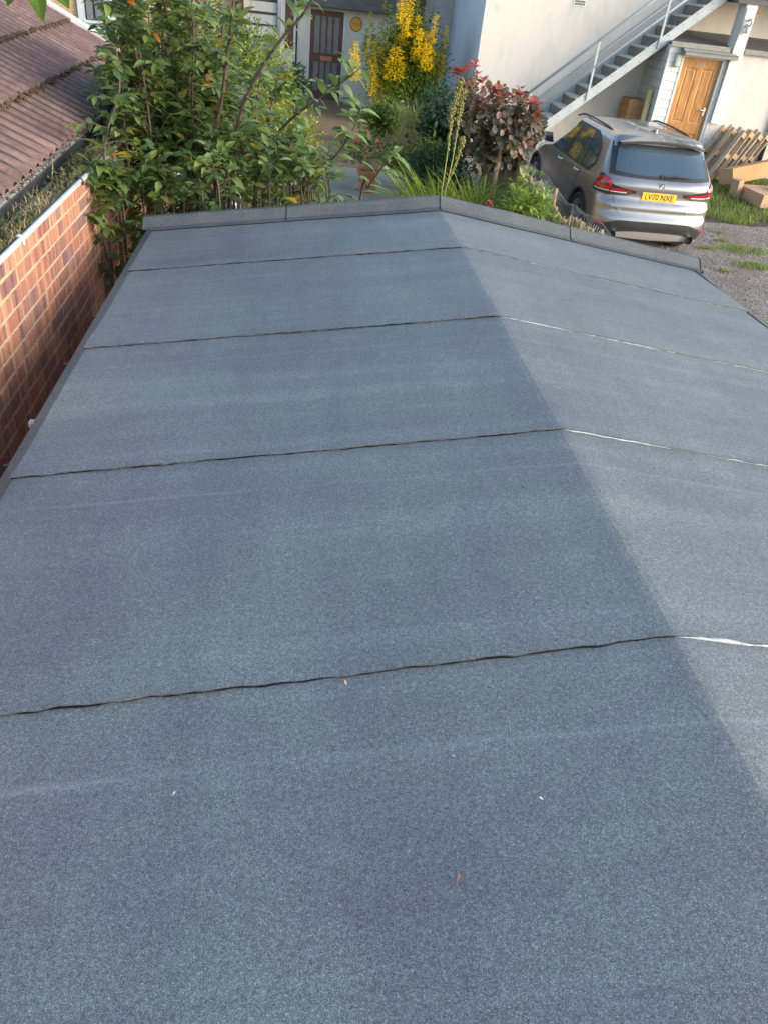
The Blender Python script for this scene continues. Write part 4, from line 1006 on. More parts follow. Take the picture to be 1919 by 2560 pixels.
# sills, arch cladding, handles, mirrors, wheels
patch('sill_cladding', TRIM, lambda v: uside(1.34, .28), lambda v: uside(3.18, .28), .245, .35, .008, 12, 3)
for sd in (1, -1):
    for wy in WY:
        P = [[], []]
        for k in range(25):
            a = lerp(-.45, math.pi+.45, k/24)
            for q, r in enumerate((.383, .432)):
                y = wy+r*math.cos(a); z = max(.205, WZ+r*math.sin(a)); P[q].append(Vector((side_x(y, z)+.006, y, z)))
        m_ = MB(); m_.grid([[C(Vector((p.x-.06, p.y, p.z)), sd) for p in P[0]], [C(p, sd) for p in P[0]], [C(p, sd) for p in P[1]], [C(Vector((p.x-.008, p.y, p.z)), sd) for p in P[1]]]); m_.build('arch_cladding', TRIM, car, smooth=True)
        wc = (CX+sd*.785, CY+wy, WZ)
        t_ = MB(); t_.lathe([(.235, -.10), (.30, -.112), (.335, -.105), (.345, -.07), (.345, .07), (.335, .105), (.30, .112), (.235, .10)], (0,0,0), 36); t_.v = [(wc[0]+sd*p[2], wc[1]+p[0], wc[2]+p[1]) for p in t_.v]
        wheel = t_.build('wheel', RUBBER, car, smooth=True)
        r_ = MB(); r_.lathe([(.0, .075), (.05, .075), (.06, .06)], (0,0,0), 16); r_.lathe([(.205, .06), (.215, .10), (.240, .104), (.242, -.10), (.205, -.10), (.20, .03)], (0,0,0), 36)
        for k in range(5):
            a = 2*math.pi*k/5
            for da in (-.13, .13):
                c1, s1 = math.cos(a+da*.4), math.sin(a+da*.4); c2, s2 = math.cos(a+da*1.5), math.sin(a+da*1.5)
                r_.tube([(c1*.03, s1*.03, .066), (c2*.215, s2*.215, .085)], .014, 6)
        r_.v = [(wc[0]+sd*p[2], wc[1]+p[0], wc[2]+p[1]) for p in r_.v]; r_.build('rim', ALLOY, wheel)
        d_ = MB(); d_.lathe([(0, .0), (.20, .0)], (0,0,0), 24); d_.v = [(wc[0]+sd*p[2], wc[1]+p[0], wc[2]+p[1]) for p in d_.v]; d_.build('brake_disc', TRIM, wheel)
    for hy, hz in ((1.32, .935), (2.20, .925)):
        x = side_x(hy, hz); m_ = MB(); m_.tube([C((sd*(x-.005), hy-.10, hz)), C((sd*(x+.028), hy-.07, hz+.002)), C((sd*(x+.030), hy+.05, hz+.001)), C((sd*(x-.005), hy+.09, hz))], .012, 8); m_.build('door_handle', CHROME, car, smooth=True)
    mm = MB()
    mm.add([C((sd*p[0], p[1], p[2])) for p in ((.86, 2.86, 1.04), (1.05, 2.82, 1.06), (1.06, 2.84, 1.19), (.90, 2.88, 1.18), (.87, 2.98, 1.05), (1.02, 2.99, 1.07), (1.02, 2.99, 1.16), (.91, 3.00, 1.16))], [(0,1,2,3),(7,6,5,4),(0,4,5,1),(1,5,6,2),(2,6,7,3),(3,7,4,0)])
    mi = mm.build('wing_mirror', TRIM, car, bevel=.02)
    m2 = MB(); m2.add([C((sd*p[0], p[1], p[2])) for p in ((.89, 2.868, 1.14), (1.065, 2.83, 1.14), (1.07, 2.85, 1.205), (.90, 2.88, 1.20), (.89, 3.0, 1.13), (1.04, 3.01, 1.13), (1.03, 3.01, 1.18), (.91, 3.01, 1.18))], [(0,1,2,3),(7,6,5,4),(0,4,5,1),(1,5,6,2),(2,6,7,3),(3,7,4,0)]); m2.build('mirror_cap', BLACKP, mi, bevel=.015)
    mg = MB(); mg.add([C((sd*p[0], p[1], p[2])) for p in ((.885, 2.853, 1.06), (1.035, 2.818, 1.075), (1.04, 2.824, 1.135), (.895, 2.861, 1.135))], [(0,1,2,3)]); mg.build('mirror_glass', GLASS, mi)
MB().box(C((-.60, .45, .19)), C((.60, 4.0, .232))).build('underbody', BLACK, car)

# ================================================================ PLANTS
def leaf_geo(ln, w, fold=.25, droop=.35, round_=False):
    """one leaf along +Y, face up +Z; two folded halves"""
    if round_: prof = [(0, .0), (.12, .30), (.38, .50), (.68, .48), (.90, .28), (1, .0)]
    else: prof = [(0, .02), (.18, .30), (.42, .5), (.70, .36), (.88, .15), (1, .0)]
    vs = []; fs = []
    for t, h in prof:
        y = t*ln; z = -droop*ln*t*t
        vs += [(-h*w, y, z+fold*h*w), (0, y, z), (h*w, y, z+fold*h*w)]
    for i in range(len(prof)-1):
        a = i*3; fs += [(a, a+1, a+4, a+3), (a+1, a+2, a+5, a+4)]
    return vs, fs
def frame(d, up, roll=0.0):
    d = Vector(d).normalized(); up = Vector(up); s = d.cross(up)
    if s.length < 1e-4: s = d.orthogonal()
    s.normalize(); u = s.cross(d)
    if roll:
        c_, n_ = math.cos(roll), math.sin(roll); s, u = s*c_+u*n_, u*c_-s*n_
    return Matrix((( s.x, d.x, u.x), (s.y, d.y, u.y), (s.z, d.z, u.z)))
GEO = [leaf_geo(1, .52, .22, .30), leaf_geo(1, .46, .35, .42), leaf_geo(1, .58, .15, .18)]
GEOR = [leaf_geo(1, .80, .12, .15, True), leaf_geo(1, .72, .22, .28, True)]
GEOS = []
for ln, w in ((1, .55), (1, .45)): GEOS.append(([(0,0,0), (-w*.5, .45, .08), (w*.5, .45, .08), (0, 1, -.15)], [(0, 2, 3, 1)]))
def put_leaf(mb, p, d, size, geo, up=(0,0,1), mi=0, roll=0.0):
    F = frame(d, up, roll); vs, fs = geo; p = Vector(p)
    mb.add([p + F @ (Vector(v)*size) for v in vs], fs, mi)
def rdir(zlo=-1, zhi=1):
    a = rnd.uniform(0, 2*math.pi); z = rnd.uniform(zlo, zhi); r = math.sqrt(max(0, 1-min(1, z*z))); return Vector((r*math.cos(a), r*math.sin(a), z))

# ---- big leafy cherry behind the garage
TY = 5.75
tree = thing('cherry_tree', 'many stemmed leafy green cherry growing tall behind the garage verge', 'tree', (at(545, 500, 5.7).x, 5.7, .01))
leafmesh = []
for gi, gvs in enumerate(GEO):
    for mt in (LF_TREE, LF_TOP):
        q = MB(); q.add(*gvs); leafmesh.append((q.mesh('leaf', mt, smooth=True), gi, mt))
singles = [0]
fol = MB(); fol_top = MB()
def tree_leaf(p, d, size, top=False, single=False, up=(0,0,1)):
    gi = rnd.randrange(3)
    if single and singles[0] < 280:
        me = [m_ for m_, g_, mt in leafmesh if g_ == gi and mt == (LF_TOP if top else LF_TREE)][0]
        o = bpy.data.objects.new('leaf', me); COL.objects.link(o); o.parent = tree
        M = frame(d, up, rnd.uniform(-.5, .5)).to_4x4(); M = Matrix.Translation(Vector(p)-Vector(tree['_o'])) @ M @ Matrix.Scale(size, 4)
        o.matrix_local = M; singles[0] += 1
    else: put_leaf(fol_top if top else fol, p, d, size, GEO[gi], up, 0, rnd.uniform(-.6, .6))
def smooth_path(pts, n=14):
    pts = [Vector(p) for p in pts]; out = []
    m_ = len(pts)-1
    for i in range(n+1):
        t = i/n*m_; k = min(int(t), m_-1); u = t-k
        p0 = pts[max(k-1, 0)]; p1 = pts[k]; p2 = pts[k+1]; p3 = pts[min(k+2, m_)]
        out.append(.5*((2*p1)+(-p0+p2)*u+(2*p0-5*p1+4*p2-p3)*u*u+(-p0+3*p1-3*p2+p3)*u**3))
    return out
limbs = 0
def stem(pts, r0, r1, nt, tw=(.12, .32), ls=(.045, .108), top=0.0, single=False, start=.15, ntl=(5, 9), bias=(0,0,.4), path_leaves=0):
    path = smooth_path(pts); n = len(path)
    s_ = MB(); s_.tube(path, [lerp(r0, r1, i/(n-1)) for i in range(n)], 6); s_.build('limb', BARK, tree, smooth=True)
    tws = MB(); got = False
    for k in range(nt):
        t = lerp(start, 1.0, (k+rnd.random())/nt); i = min(int(t*(n-1)), n-2); p = path[i].lerp(path[i+1], t*(n-1)-i)
        d = (rdir(-.3, .8)+Vector(bias)).normalized(); ln = rnd.uniform(*tw)*(1.15-.5*t)
        q = p+d*ln*.55+Vector((0,0,.01)); e = p+d*ln+Vector((0,0,-.05*ln))
        if ln > .08: tws.tube([p, q, e], [.0032, .0024, .0012], 4); got = True
        nl = rnd.randint(*ntl)
        for j in range(nl):
            u = (j+.6)/nl; b = p.lerp(q, u*2) if u < .5 else q.lerp(e, u*2-1)
            sd = 1 if j % 2 else -1; side = d.cross(Vector((0,0,1))); side = side.normalized() if side.length > .1 else Vector((1,0,0))
            ld = (d*.55+side*sd*.9+Vector((0,0,rnd.uniform(-.55, .35)))+rdir()*.3)
            tree_leaf(b, ld, rnd.uniform(*ls), top=rnd.random() < top*(.3+.9*t), single=single and rnd.random() < .5)
        tree_leaf(e, d+Vector((0,0,-.2)), rnd.uniform(*ls), top=rnd.random() < top, single=single)
    for k in range(path_leaves):
        t = lerp(.25, 1.0, (k+.5)/path_leaves); i = min(int(t*(n-1)), n-2); p = path[i].lerp(path[i+1], t*(n-1)-i); ax = (path[i+1]-path[i]).normalized()
        side = ax.cross(Vector((0,1,0))).normalized()*(1 if k % 2 else -1)
        tree_leaf(p, side*1.0+ax*.45+Vector((0, rnd.uniform(-.5,.3), rnd.uniform(-.35, .25))), rnd.uniform(ls[0]*1.15, ls[1]*1.25), top=rnd.random() < .55+top*.5, single=True)
    if got: tws.build('twig', BARK, tree, kind='stuff')
def px(*a): return at(*a)
base = lambda x, Y=5.75: Vector((at(x, 540, Y).x, Y, .02))
# the stems one can pick out
stem([base(540), px(543,470,5.6), px(527,367,5.55), px(552,267,5.5), px(570,125,5.45), px(592,-60,5.4)], .022, .006, 26, top=.45, single=True, path_leaves=24, start=.3)
stem([base(430), px(428,483,5.9), px(445,381,5.85), px(447,285,5.8), px(436,180,5.8), px(418,60,5.8), px(405,-50,5.8)], .020, .006, 34, start=.3)
stem([base(385), px(375,430,5.7), px(356,252,5.65), px(334,90,5.6), px(316,-40,5.6)], .018, .006, 34, start=.3, single=False, path_leaves=8)
stem([base(560), px(575,470,5.5), px(600,300,5.35), px(624,226,5.3), px(687,119,5.2), px(762,31,5.1), px(800,-40,5.05)], .016, .005, 12, tw=(.06,.16), top=.9, single=True, ntl=(2,4), start=.45, path_leaves=24)
stem([base(600), px(640,450,5.6), px(700,330,5.5), px(747,282,5.4), px(819,232,5.3), px(900,172,5.2)], .014, .004, 14, tw=(.05,.18), top=.9, single=True, ntl=(2,4), start=.4, path_leaves=22)
stem([base(840, 5.3), px(898,512,5.25), px(919,470,5.2), px(950,425,5.15), px(985,388,5.1)], .010, .004, 3, tw=(.04,.07), top=.9, single=True, ntl=(2,3), start=.75, path_leaves=13)
stem([base(700), px(760,470,5.5), px(830,400,5.4), px(880,330,5.3), px(905,262,5.25)], .010, .004, 9, tw=(.05,.15), top=.8, single=True, ntl=(2,4), start=.4, path_leaves=16)
stem([base(330, 5.2), px(300,520,5.0), px(262,430,4.95), px(268,330,4.95), px(300,220,5.0), px(290,120,5.1)], .010, .004, 30, tw=(.06,.18), start=.1, bias=(.15,0,.2), ntl=(3,6))
stem([base(300, 5.0), px(265,620,4.75), px(240,560,4.7), px(236,470,4.75), px(250,400,4.8)], .008, .003, 26, tw=(.05,.15), start=.1, ntl=(3,6), bias=(.2,0,.2))
stem([base(650), px(660,500,5.9), px(655,380,5.9), px(640,280,5.9), px(655,180,5.9)], .014, .004, 20, top=.3, start=.2, ntl=(3,6))
# the many other shoots that fill the crown
for k in range(30):
    x0 = rnd.uniform(300, 640); Y = rnd.uniform(5.55, 6.7); x1 = x0+rnd.uniform(-70, 60); yt = rnd.uniform(-80, 220) if x0 < 590 else rnd.uniform(150, 330)
    stem([base(x0, Y), px(lerp(x0, x1, .3)+rnd.uniform(-15,15), 470, Y), px(lerp(x0, x1, .6)+rnd.uniform(-20,20), 300 if yt < 250 else 400, Y), px(x1, yt, Y)], .014, .004, 34, start=.12, top=.15, ntl=(5, 10))
for k in range(26):
    x0 = rnd.uniform(560, 850); Y = rnd.uniform(5.1, 6.0); x1 = x0+rnd.uniform(-50, 25)
    stem([base(x0, Y), px(x0+rnd.uniform(-15,15), 520, Y), px(x1, rnd.uniform(325, 410)+max(0, x1-680)*.42, Y)], .009, .003, 15, tw=(.06,.2), start=.1, top=.3, ntl=(3, 6))
for k in range(14):
    x0 = rnd.uniform(240, 560); Y = rnd.uniform(4.85, 5.4)
    stem([base(x0, Y), px(x0+rnd.uniform(-15,15), 560, Y), px(x0+rnd.uniform(-30,30), rnd.uniform(380, 480), Y)], .008, .003, 18, tw=(.05,.16), start=.05, ntl=(3, 6))
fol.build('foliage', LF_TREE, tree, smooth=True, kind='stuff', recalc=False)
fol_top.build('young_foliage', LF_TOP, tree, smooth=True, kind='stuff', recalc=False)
dead = MB()
for i in range(160):
    c_ = rnd.choice([at(395, 445, 5.6), at(455, 520, 5.5), at(575, 355, 5.6)]); p = c_+rdir()*rnd.random()*.14
    put_leaf(dead, p, rdir(-1, .2), rnd.uniform(.04, .07), GEO[1])
dead.build('dead_leaves', leaf_mat('dead_leaf', [(0, (.07,.04,.025)), (.6, (.13,.08,.045)), (1, (.20,.13,.06))], .8, .1), tree, kind='stuff', recalc=False)

# ---- generic shrub: stems + clumps of leaves through an uneven volume
def shrub(name, label, cat, c, r, n, size, mat, geo=GEOS, clumps=14, stems=6, group=None, stem_mat=BARK, upb=.2, extra=None, solid=.35):
    gz = zg(c[1]); t = thing(name, label, cat, (c[0], c[1], gz+.01), group)
    cl = []
    for k in range(clumps):
        d = rdir(-.9, 1); rr = rnd.uniform(solid, 1.0); cl.append((Vector((c[0]+d.x*r[0]*rr*.8, c[1]+d.y*r[1]*rr*.8, c[2]+d.z*r[2]*rr*.8)), rnd.uniform(.28, .5)))
    f = MB()
    for i in range(n):
        p0, cr = rnd.choice(cl); d = rdir(); rr = rnd.random()**.45
        p = p0+Vector((d.x*r[0], d.y*r[1], d.z*r[2]))*cr*rr
        if p.z < gz+.02: p.z = gz+.02+rnd.random()*.1
        put_leaf(f, p, d+rdir()*.7+Vector((0,0,upb)), rnd.uniform(*size), rnd.choice(geo), (0,0,1), 0, rnd.uniform(-.8,.8))
    f.build('crown', mat, t, kind='stuff', recalc=False, smooth=geo is not GEOS)
    for k in range(stems):
        a = Vector((c[0]+rnd.uniform(-.3,.3)*r[0], c[1]+rnd.uniform(-.3,.3)*r[1], gz)); b = rnd.choice(cl)[0]
        m_ = MB(); m_.tube([a, a.lerp(b, .5)+rdir()*.06, b], [.012, .009, .004], 5); m_.build('stem', stem_mat, t, smooth=True)
    return t

# ---- yellow spiked euonymus by the cream wall
ey = 19.6; ec = at(1005, 190, ey)
eu = shrub('euonymus_bush', 'tall green bush with bright yellow upright spikes before the cream wall', 'bush', (ec.x-.02, ey, 1.35), (1.12, .55, 1.25), 11000, (.055, .09), leaf_mat('euonymus_leaf', [(0, (.10,.17,.03)), (.5, (.17,.27,.04)), (1, (.30,.36,.06))]), clumps=46, stems=8, solid=.25)
dk = MB()
for i in range(1500):
    d = rdir(); p = Vector((ec.x+.15, ey+.1, 1.45))+Vector((d.x*.95, d.y*.5, d.z*1.25))*rnd.random()**.5
    if p.z > .3: put_leaf(dk, p, d+rdir()*.6, rnd.uniform(.06, .11), rnd.choice(GEOS))
dk.build('ivy_leaves', LF_DARK, eu, kind='stuff', recalc=False)
spk = [(888,135,62,.10), (893,165,45,.10), (930,118,48,.15), (945,140,50,.16), (1000,118,60,.17), (992,150,60,.20), (1005,175,40,.14), (1012,35,70,.06), (1028,22,75,.05), (1020,70,50,.05), (1045,62,40,.10), (1050,100,45,.10), (1075,112,60,.14), (1068,135,50,.12), (1090,62,50,.04), (1090,160,60,.10), (1108,165,75,.05), (1116,88,40,.03), (934,190,60,.08), (945,222,50,.14), (968,225,45,.11), (1040,120,40,.09), (1006,0,60,.05), (972,165,40,.08)]
for (sx_, sy_, hpx, w_) in spk:
    s_ = MB(); H_ = hpx*.0104; top = at(sx_, sy_-hpx*.5, ey-.45); n_ = int(210*H_*(.5+w_*8)); w_ *= 1.3; top = at(sx_, sy_-hpx*.5, ey-rnd.uniform(.1, .6)); fa, fb_ = rnd.uniform(5, 12), rnd.uniform(0, 6)
    s_.tube([top-Vector((0,0,H_)), top], [.006, .002], 4)
    for i in range(n_):
        t = rnd.random(); rr = w_*(1-abs(t-.35)*.9)*(.45+.55*abs(math.sin(t*fa+fb_)))*rnd.random()**.5; a = rnd.uniform(0, 6.28)
        put_leaf(s_, top-Vector((0,0,H_*(1-t)))+Vector((rr*math.cos(a), rr*.6*math.sin(a), 0)), Vector((math.cos(a), math.sin(a), rnd.uniform(-.2,.9))), rnd.uniform(.055,.09), rnd.choice(GEOS))
    s_.build('yellow_spike', LF_YEL, eu, recalc=False)
for (sx_, sy_, hpx) in ((925,60,80), (933,90,60), (965,20,90), (975,45,80), (1045,30,80), (1065,50,100), (1040,70,60), (990,90,120), (915,90,40), (883,120,60)):
    s_ = MB(); H_ = hpx*.0104; top = at(sx_, sy_-hpx*.4, ey-.3); s_.tube([top-Vector((0,0,H_)), top], [.006, .002], 4)
    for i in range(int(46*H_)+14):
        t = rnd.random(); a = rnd.uniform(0, 6.28); put_leaf(s_, top-Vector((0,0,H_*(1-t))), Vector((math.cos(a), math.sin(a), .5)), rnd.uniform(.05,.10), rnd.choice(GEOS))
    s_.build('green_spike', LF_MID if rnd.random() < .5 else LF_YG, eu, recalc=False)

# ---- smoke bush by the reed screen
sy0 = 12.3; tb = at(1228, 486, sy0); sbx = at(1215, 300, sy0)
sm = thing('smoke_bush', 'purple leaved smoke bush with red tips beside the reed screen', 'bush', (tb.x, sy0, .01))
for pts, r in (([(tb.x-.02, sy0, 0), at(1228,486,sy0), at(1238,430,sy0), at(1248,385,sy0), at(1240,330,sy0)], .055), ([(tb.x-.15, sy0+.15, 0), at(1205,470,sy0+.15), at(1210,420,sy0+.15), at(1205,340,sy0+.15)], .042), ([at(1245,390,sy0), at(1290,330,sy0), at(1325,270,sy0)], .02), ([at(1240,350,sy0), at(1200,280,sy0), at(1175,210,sy0)], .02), ([at(1240,340,sy0), at(1245,270,sy0), at(1243,230,sy0)], .018)):
    m_ = MB(); pth = smooth_path(pts, 8); m_.tube(pth, [lerp(r, r*.5, i/8) for i in range(9)], 8); m_.build('trunk' if r > .03 else 'branch', BARK2, sm, smooth=True)
sf = MB(); sb = MB(); scl = []
for (x_, y_, rx) in ((1165,280,.26), (1205,265,.30), (1250,270,.30), (1295,270,.26), (1180,330,.28), (1230,330,.34), (1280,330,.32), (1320,300,.20), (1205,385,.26), (1255,385,.26), (1295,370,.2), (1170,235,.2), (1335,330,.15), (1150,310,.16), (1225,300,.3)):
    c_ = at(x_, y_, sy0+rnd.uniform(-.3,.35)); scl.append((c_, rx))
for i in range(2300):
    c_, rx = rnd.choice(scl); d = rdir(); p = c_+d*rx*rnd.random()**.5; hi = (p.z-1.35)/.9
    if rnd.random() < max(0, hi-.12)*1.3: put_leaf(sb, p, d+rdir()*.6+Vector((0,0,.3)), rnd.uniform(.06,.10), rnd.choice(GEOR), roll=rnd.uniform(-.6,.6))
    else: put_leaf(sf, p, d+rdir()*.6+Vector((0,-.3,-.1)), rnd.uniform(.075,.12), rnd.choice(GEOR), roll=rnd.uniform(-.6,.6))
sf.build('crown', LF_SMOKE, sm, kind='stuff', recalc=False, smooth=True); sb.build('bronze_crown', LF_BROWN, sm, kind='stuff', recalc=False, smooth=True)
for (x_, y_, s0) in ((1148,180,1.25), (1185,160,.7), (1190,185,.6), (1245,228,1.15), (1258,240,1.0), (1298,232,1.0), (1333,262,1.3), (1338,285,1.0), (1312,358,.8), (1335,312,.7), (1205,200,.8)):
    t_ = MB(); c_ = at(x_, y_, sy0-.25); t_.tube([c_-Vector((0,0,.14)), c_], .004, 4)
    for k in range(9):
        a = 2*math.pi*k/9+rnd.random(); put_leaf(t_, c_+Vector((0,0,rnd.uniform(-.05,.01))), Vector((math.cos(a), math.sin(a)*.8-.2, rnd.uniform(.2,1.1))), rnd.uniform(.11,.15)*s0, rnd.choice(GEOR), roll=rnd.uniform(-.4,.4))
    t_.build('red_tip', LF_RED, sm, recalc=False, smooth=True)

# ---- tall seed stalks
for i, (pts, lab) in enumerate((([(1103,480), (1115,400), (1125,320), (1138,250), (1150,205)], 'tallest straw coloured seed stalk leaning before the smoke bush'), ([(1112,480), (1130,400), (1143,320), (1155,250), (1160,225)], 'slim knobbly seed stalk just beside the tallest seed stalk'), ([(1110,478), (1130,430), (1148,380), (1158,345)], 'short arching seed stalk low before the smoke bush'))):
    Y = 11.0+i*.12; P_ = smooth_path([at(x_, y_, Y) for x_, y_ in pts], 16); P_[0].z = max(.3, P_[0].z)
    st_ = thing('seed_stalk', lab, 'stalk', (P_[0].x, Y, .01), 'seed stalks in the garden bed')
    m_ = MB(); m_.tube([Vector((P_[0].x-.03, Y, .012))]+P_, [.010]+[lerp(.009, .004, k/16) for k in range(17)], 6); m_.build('stem', STEM, st_, smooth=True)
    m_ = MB()
    for k in range(260 if i == 0 else 140):
        t = rnd.random()**.7*.72+.28; q = P_[min(15, int(t*16))].lerp(P_[min(16, int(t*16)+1)], (t*16) % 1); d = rdir(-.4,.6); r = rnd.uniform(.008,.017)
        q = q+d*rnd.uniform(.008, .045 if t > .55 else .02); m_.add([q+Vector(v)*r for v in ((1,0,0),(-1,0,0),(0,1,0),(0,-1,0),(0,0,1),(0,0,-1))], [(0,2,4),(2,1,4),(1,3,4),(3,0,4),(2,0,5),(1,2,5),(3,1,5),(0,3,5)])
    m_.build('seed_head', LF_SEED, st_, kind='stuff', recalc=False)

# ---- strappy clump, leafy bush by the screen, border planting
def clump(name, label, c, n, ln, w, mat, spread=.3, bend=1.2, group=None):
    t = thing(name, label, 'plant', (c[0], c[1], zg(c[1])+.01), group); f = MB()
    for i in range(n):
        a = rnd.uniform(0, 6.28); r = spread*rnd.random()**.6; blade(f, (c[0]+r*math.cos(a)*.6, c[1]+r*math.sin(a)*.6, zg(c[1])+.012), (math.cos(a)*.55+rnd.uniform(-.2,.2), math.sin(a)*.55, rnd.uniform(.7,1.4)), ln*rnd.uniform(.55,1.1), w, bend*rnd.uniform(.5,1.3), 0, 5)
    f.build('blades', mat, t, kind='stuff', recalc=False, smooth=True); return t
lc = at(1150, 500, 9.6)
clump('lily_clump', 'bright green strappy leaved clump just beyond the ridge end', (2.2, 11.9), 420, 1.2, .028, LF_LILY, .75, 1.7)
lc = at(1215, 505, 9.8)
clump('lily_clump', 'yellow green strappy clump at the foot of the smoke bush', (2.72, 11.6), 320, 1.1, .028, LF_LILY, .6, 1.7)
fb = at(1330, 500, 9.4)
shrub('currant_bush', 'fresh green leafy bush against the reed screen next to the garage', 'bush', (fb.x-.06, 9.4, .98), (.44, .38, .40), 850, (.07, .11), leaf_mat('fresh_leaf', [(0, (.11,.19,.04)), (.4, (.18,.28,.06)), (.8, (.26,.35,.08)), (1, (.38,.36,.07))]), geo=GEO, clumps=16, stems=7, upb=.3)
fb = at(1290, 525, 9.0)
shrub('low_bush', 'low green bush with a few yellow leaves below the currant bush', 'bush', (fb.x, 9.0, .75), (.3, .3, .28), 260, (.06, .09), LF_LILY, geo=GEO, clumps=9, stems=4)
fl = at(1221, 512, 8.9); rf_ = thing('red_flower', 'single red flower peeping over the felt verge', 'flower', (fl.x, 8.9, .01))
m_ = MB(); m_.tube([(fl.x, 8.9, .012), fl], .005, 5); m_.build('stem', STEM, rf_)
m_ = MB()
for k in range(16): put_leaf(m_, fl, rdir(0,1), .055, rnd.choice(GEOR))
m_.build('petals', LF_PINK, rf_, recalc=False)
def bushpx(name, label, cat, x_, y_, Y, rx, rz, n, size, mat, geo=GEOS, ry=None, clumps=14, stems=4):
    c_ = at(x_, y_, Y); return shrub(name, label, cat, (c_.x, Y, max(c_.z, zg(Y)+.15)), (rx, ry or rx*.7, rz), n, size, mat, geo, clumps, stems)
bushpx('ivy_bush', 'dark glossy ivy bush in front of the blue shaded house side', 'bush', 1105, 330, 14.2, .52, .75, 1500, (.08, .14), LF_DARK, GEO, clumps=20)
bushpx('heather_bush', 'wispy heather bush with bare brownish pink twigs', 'bush', 1035, 305, 16.0, .48, .62, 100, (.05, .08), LF_HEATH)
hb = at(1035, 300, 15.7); hh_ = thing('twiggy_shrub', 'fine brown and green twiggy shrub below the yellow spiked bush', 'shrub', (hb.x, 15.7, zg(15.7)+.01)); m_ = MB(); m2 = MB()
for i in range(1500):
    a = rnd.uniform(0, 6.28); rr = rnd.random()**.5; p = Vector((hb.x+rr*.35*math.cos(a), 15.7+rr*.3*math.sin(a), zg(15.7)+rnd.uniform(.1, 1.0)))
    blade(m_ if rnd.random() < .55 else m2, p, (math.cos(a)*.9+rnd.uniform(-.7,.7), math.sin(a)*.8, rnd.uniform(.1,1)), rnd.uniform(.15,.45), .009, rnd.uniform(-.1,.5), 0, 2)
m_.build('twigs', LF_HEATH, hh_, kind='stuff', recalc=False); m2.build('needles', LF_MID, hh_, kind='stuff', recalc=False)
bushpx('fern_bush', 'feathery mid green bush below the yellow spiked bush by the path', 'bush', 960, 300, 17.0, .55, .5, 1500, (.06, .12), LF_MID)
clump('weed_tuft', 'thin green weeds along the cracked path edge', (1.85, 13.2), 130, .35, .012, LF_GRASS, .5, 1.0)
clump('weed_tuft', 'sparse weeds growing through the path beside the pot', (.62, 12.4), 90, .3, .012, LF_GRASS, .4, 1.0)
bushpx('weedy_bush', 'low weedy green bush where the path edge meets the border', 'bush', 1010, 400, 14.3, .42, .34, 900, (.04, .08), LF_MID)
bushpx('shade_bush', 'deep green low bush in the shade of the ivy', 'bush', 1060, 430, 12.9, .42, .36, 1000, (.04, .08), LF_DARK)
bushpx('border_bush', 'broad leaved green bush behind the seed stalks', 'bush', 1130, 420, 12.6, .38, .42, 700, (.06, .10), LF_DARK, GEO)
bushpx('border_bush', 'pale green sprawling bush in front of the ivy', 'bush', 1085, 385, 13.4, .3, .35, 500, (.04, .08), LF_MID)
bushpx('variegated_bush', 'sunlit yellow green variegated bush behind the cherry tree', 'bush', 645, 215, 15.0, .75, .85, 3600, (.05, .10), LF_YG, clumps=26)
bushpx('variegated_bush', 'low golden flecked bush left of the path behind the cherry', 'bush', 690, 330, 12.5, .8, .7, 3200, (.05, .09), LF_YG, clumps=26)
bushpx('rear_bush', 'dense dark green bush far behind the cherry tree', 'bush', 480, 190, 15.5, 1.3, 1.3, 4200, (.07, .12), LF_DARK, GEOS, clumps=36)
bushpx('rear_bush', 'mid green bush close behind the cherry stems', 'bush', 590, 400, 9.5, .8, .6, 2600, (.05, .09), LF_MID, GEOS, clumps=26)
bushpx('rear_bush', 'loose light green bush left of the brown door', 'bush', 590, 150, 19.0, .8, 1.1, 2200, (.06, .10), LF_MID, GEOS, clumps=26)
bushpx('phormium', 'spiky dark leaved shrub standing left of the brown door', 'shrub', 745, 215, 18.0, .25, .5, 240, (.12, .2), LF_DARK, GEOS, clumps=8)
pf = at(1095, 252, 14.5); po = thing('purple_flower', 'lone purple flower head on a stem above the ivy', 'flower', (pf.x, 14.5, .01))
m_ = MB(); m_.tube([(pf.x, 14.5, .012), pf], .006, 5); m_.build('stem', STEM, po); m_ = MB()
for k in range(60): d = rdir(-.3,1); put_leaf(m_, pf, d, .075, rnd.choice(GEOS))
m_.build('petals', LF_PURPLE, po, recalc=False)

# ---- terracotta pot with geranium
pp_ = at(917, 467, 13.9); PX, PY = pp_.x, 13.9
pt = thing('plant_pot', 'terracotta pot with a bare clay rim standing on the concrete path', 'pot', (PX, PY, .031))
m_ = MB(); m_.lathe([(0, .0), (.125, .0), (.165, .30), (.185, .30), (.19, .355), (.165, .355), (.160, .32), (0, .315)], (PX, PY, .031), 28); m_.build('body', TERRA, pt, smooth=False)
m_ = MB(); m_.lathe([(0, .335), (.158, .325)], (PX, PY, .031), 20); m_.build('compost', SOIL, pt)
gp = thing('geranium', 'potted red flowered geranium growing out of the terracotta pot', 'plant', (PX, PY, .36)); m_ = MB(); m2 = MB()
for i in range(330):
    d = rdir(-.3, 1); p = Vector((PX-.08, PY+.1, .60))+Vector((d.x*.40, d.y*.25, d.z*.40))*rnd.random()**.5; put_leaf(m_, p, d+rdir()*.5, rnd.uniform(.05,.09), rnd.choice(GEOR), roll=rnd.uniform(-.5,.5))
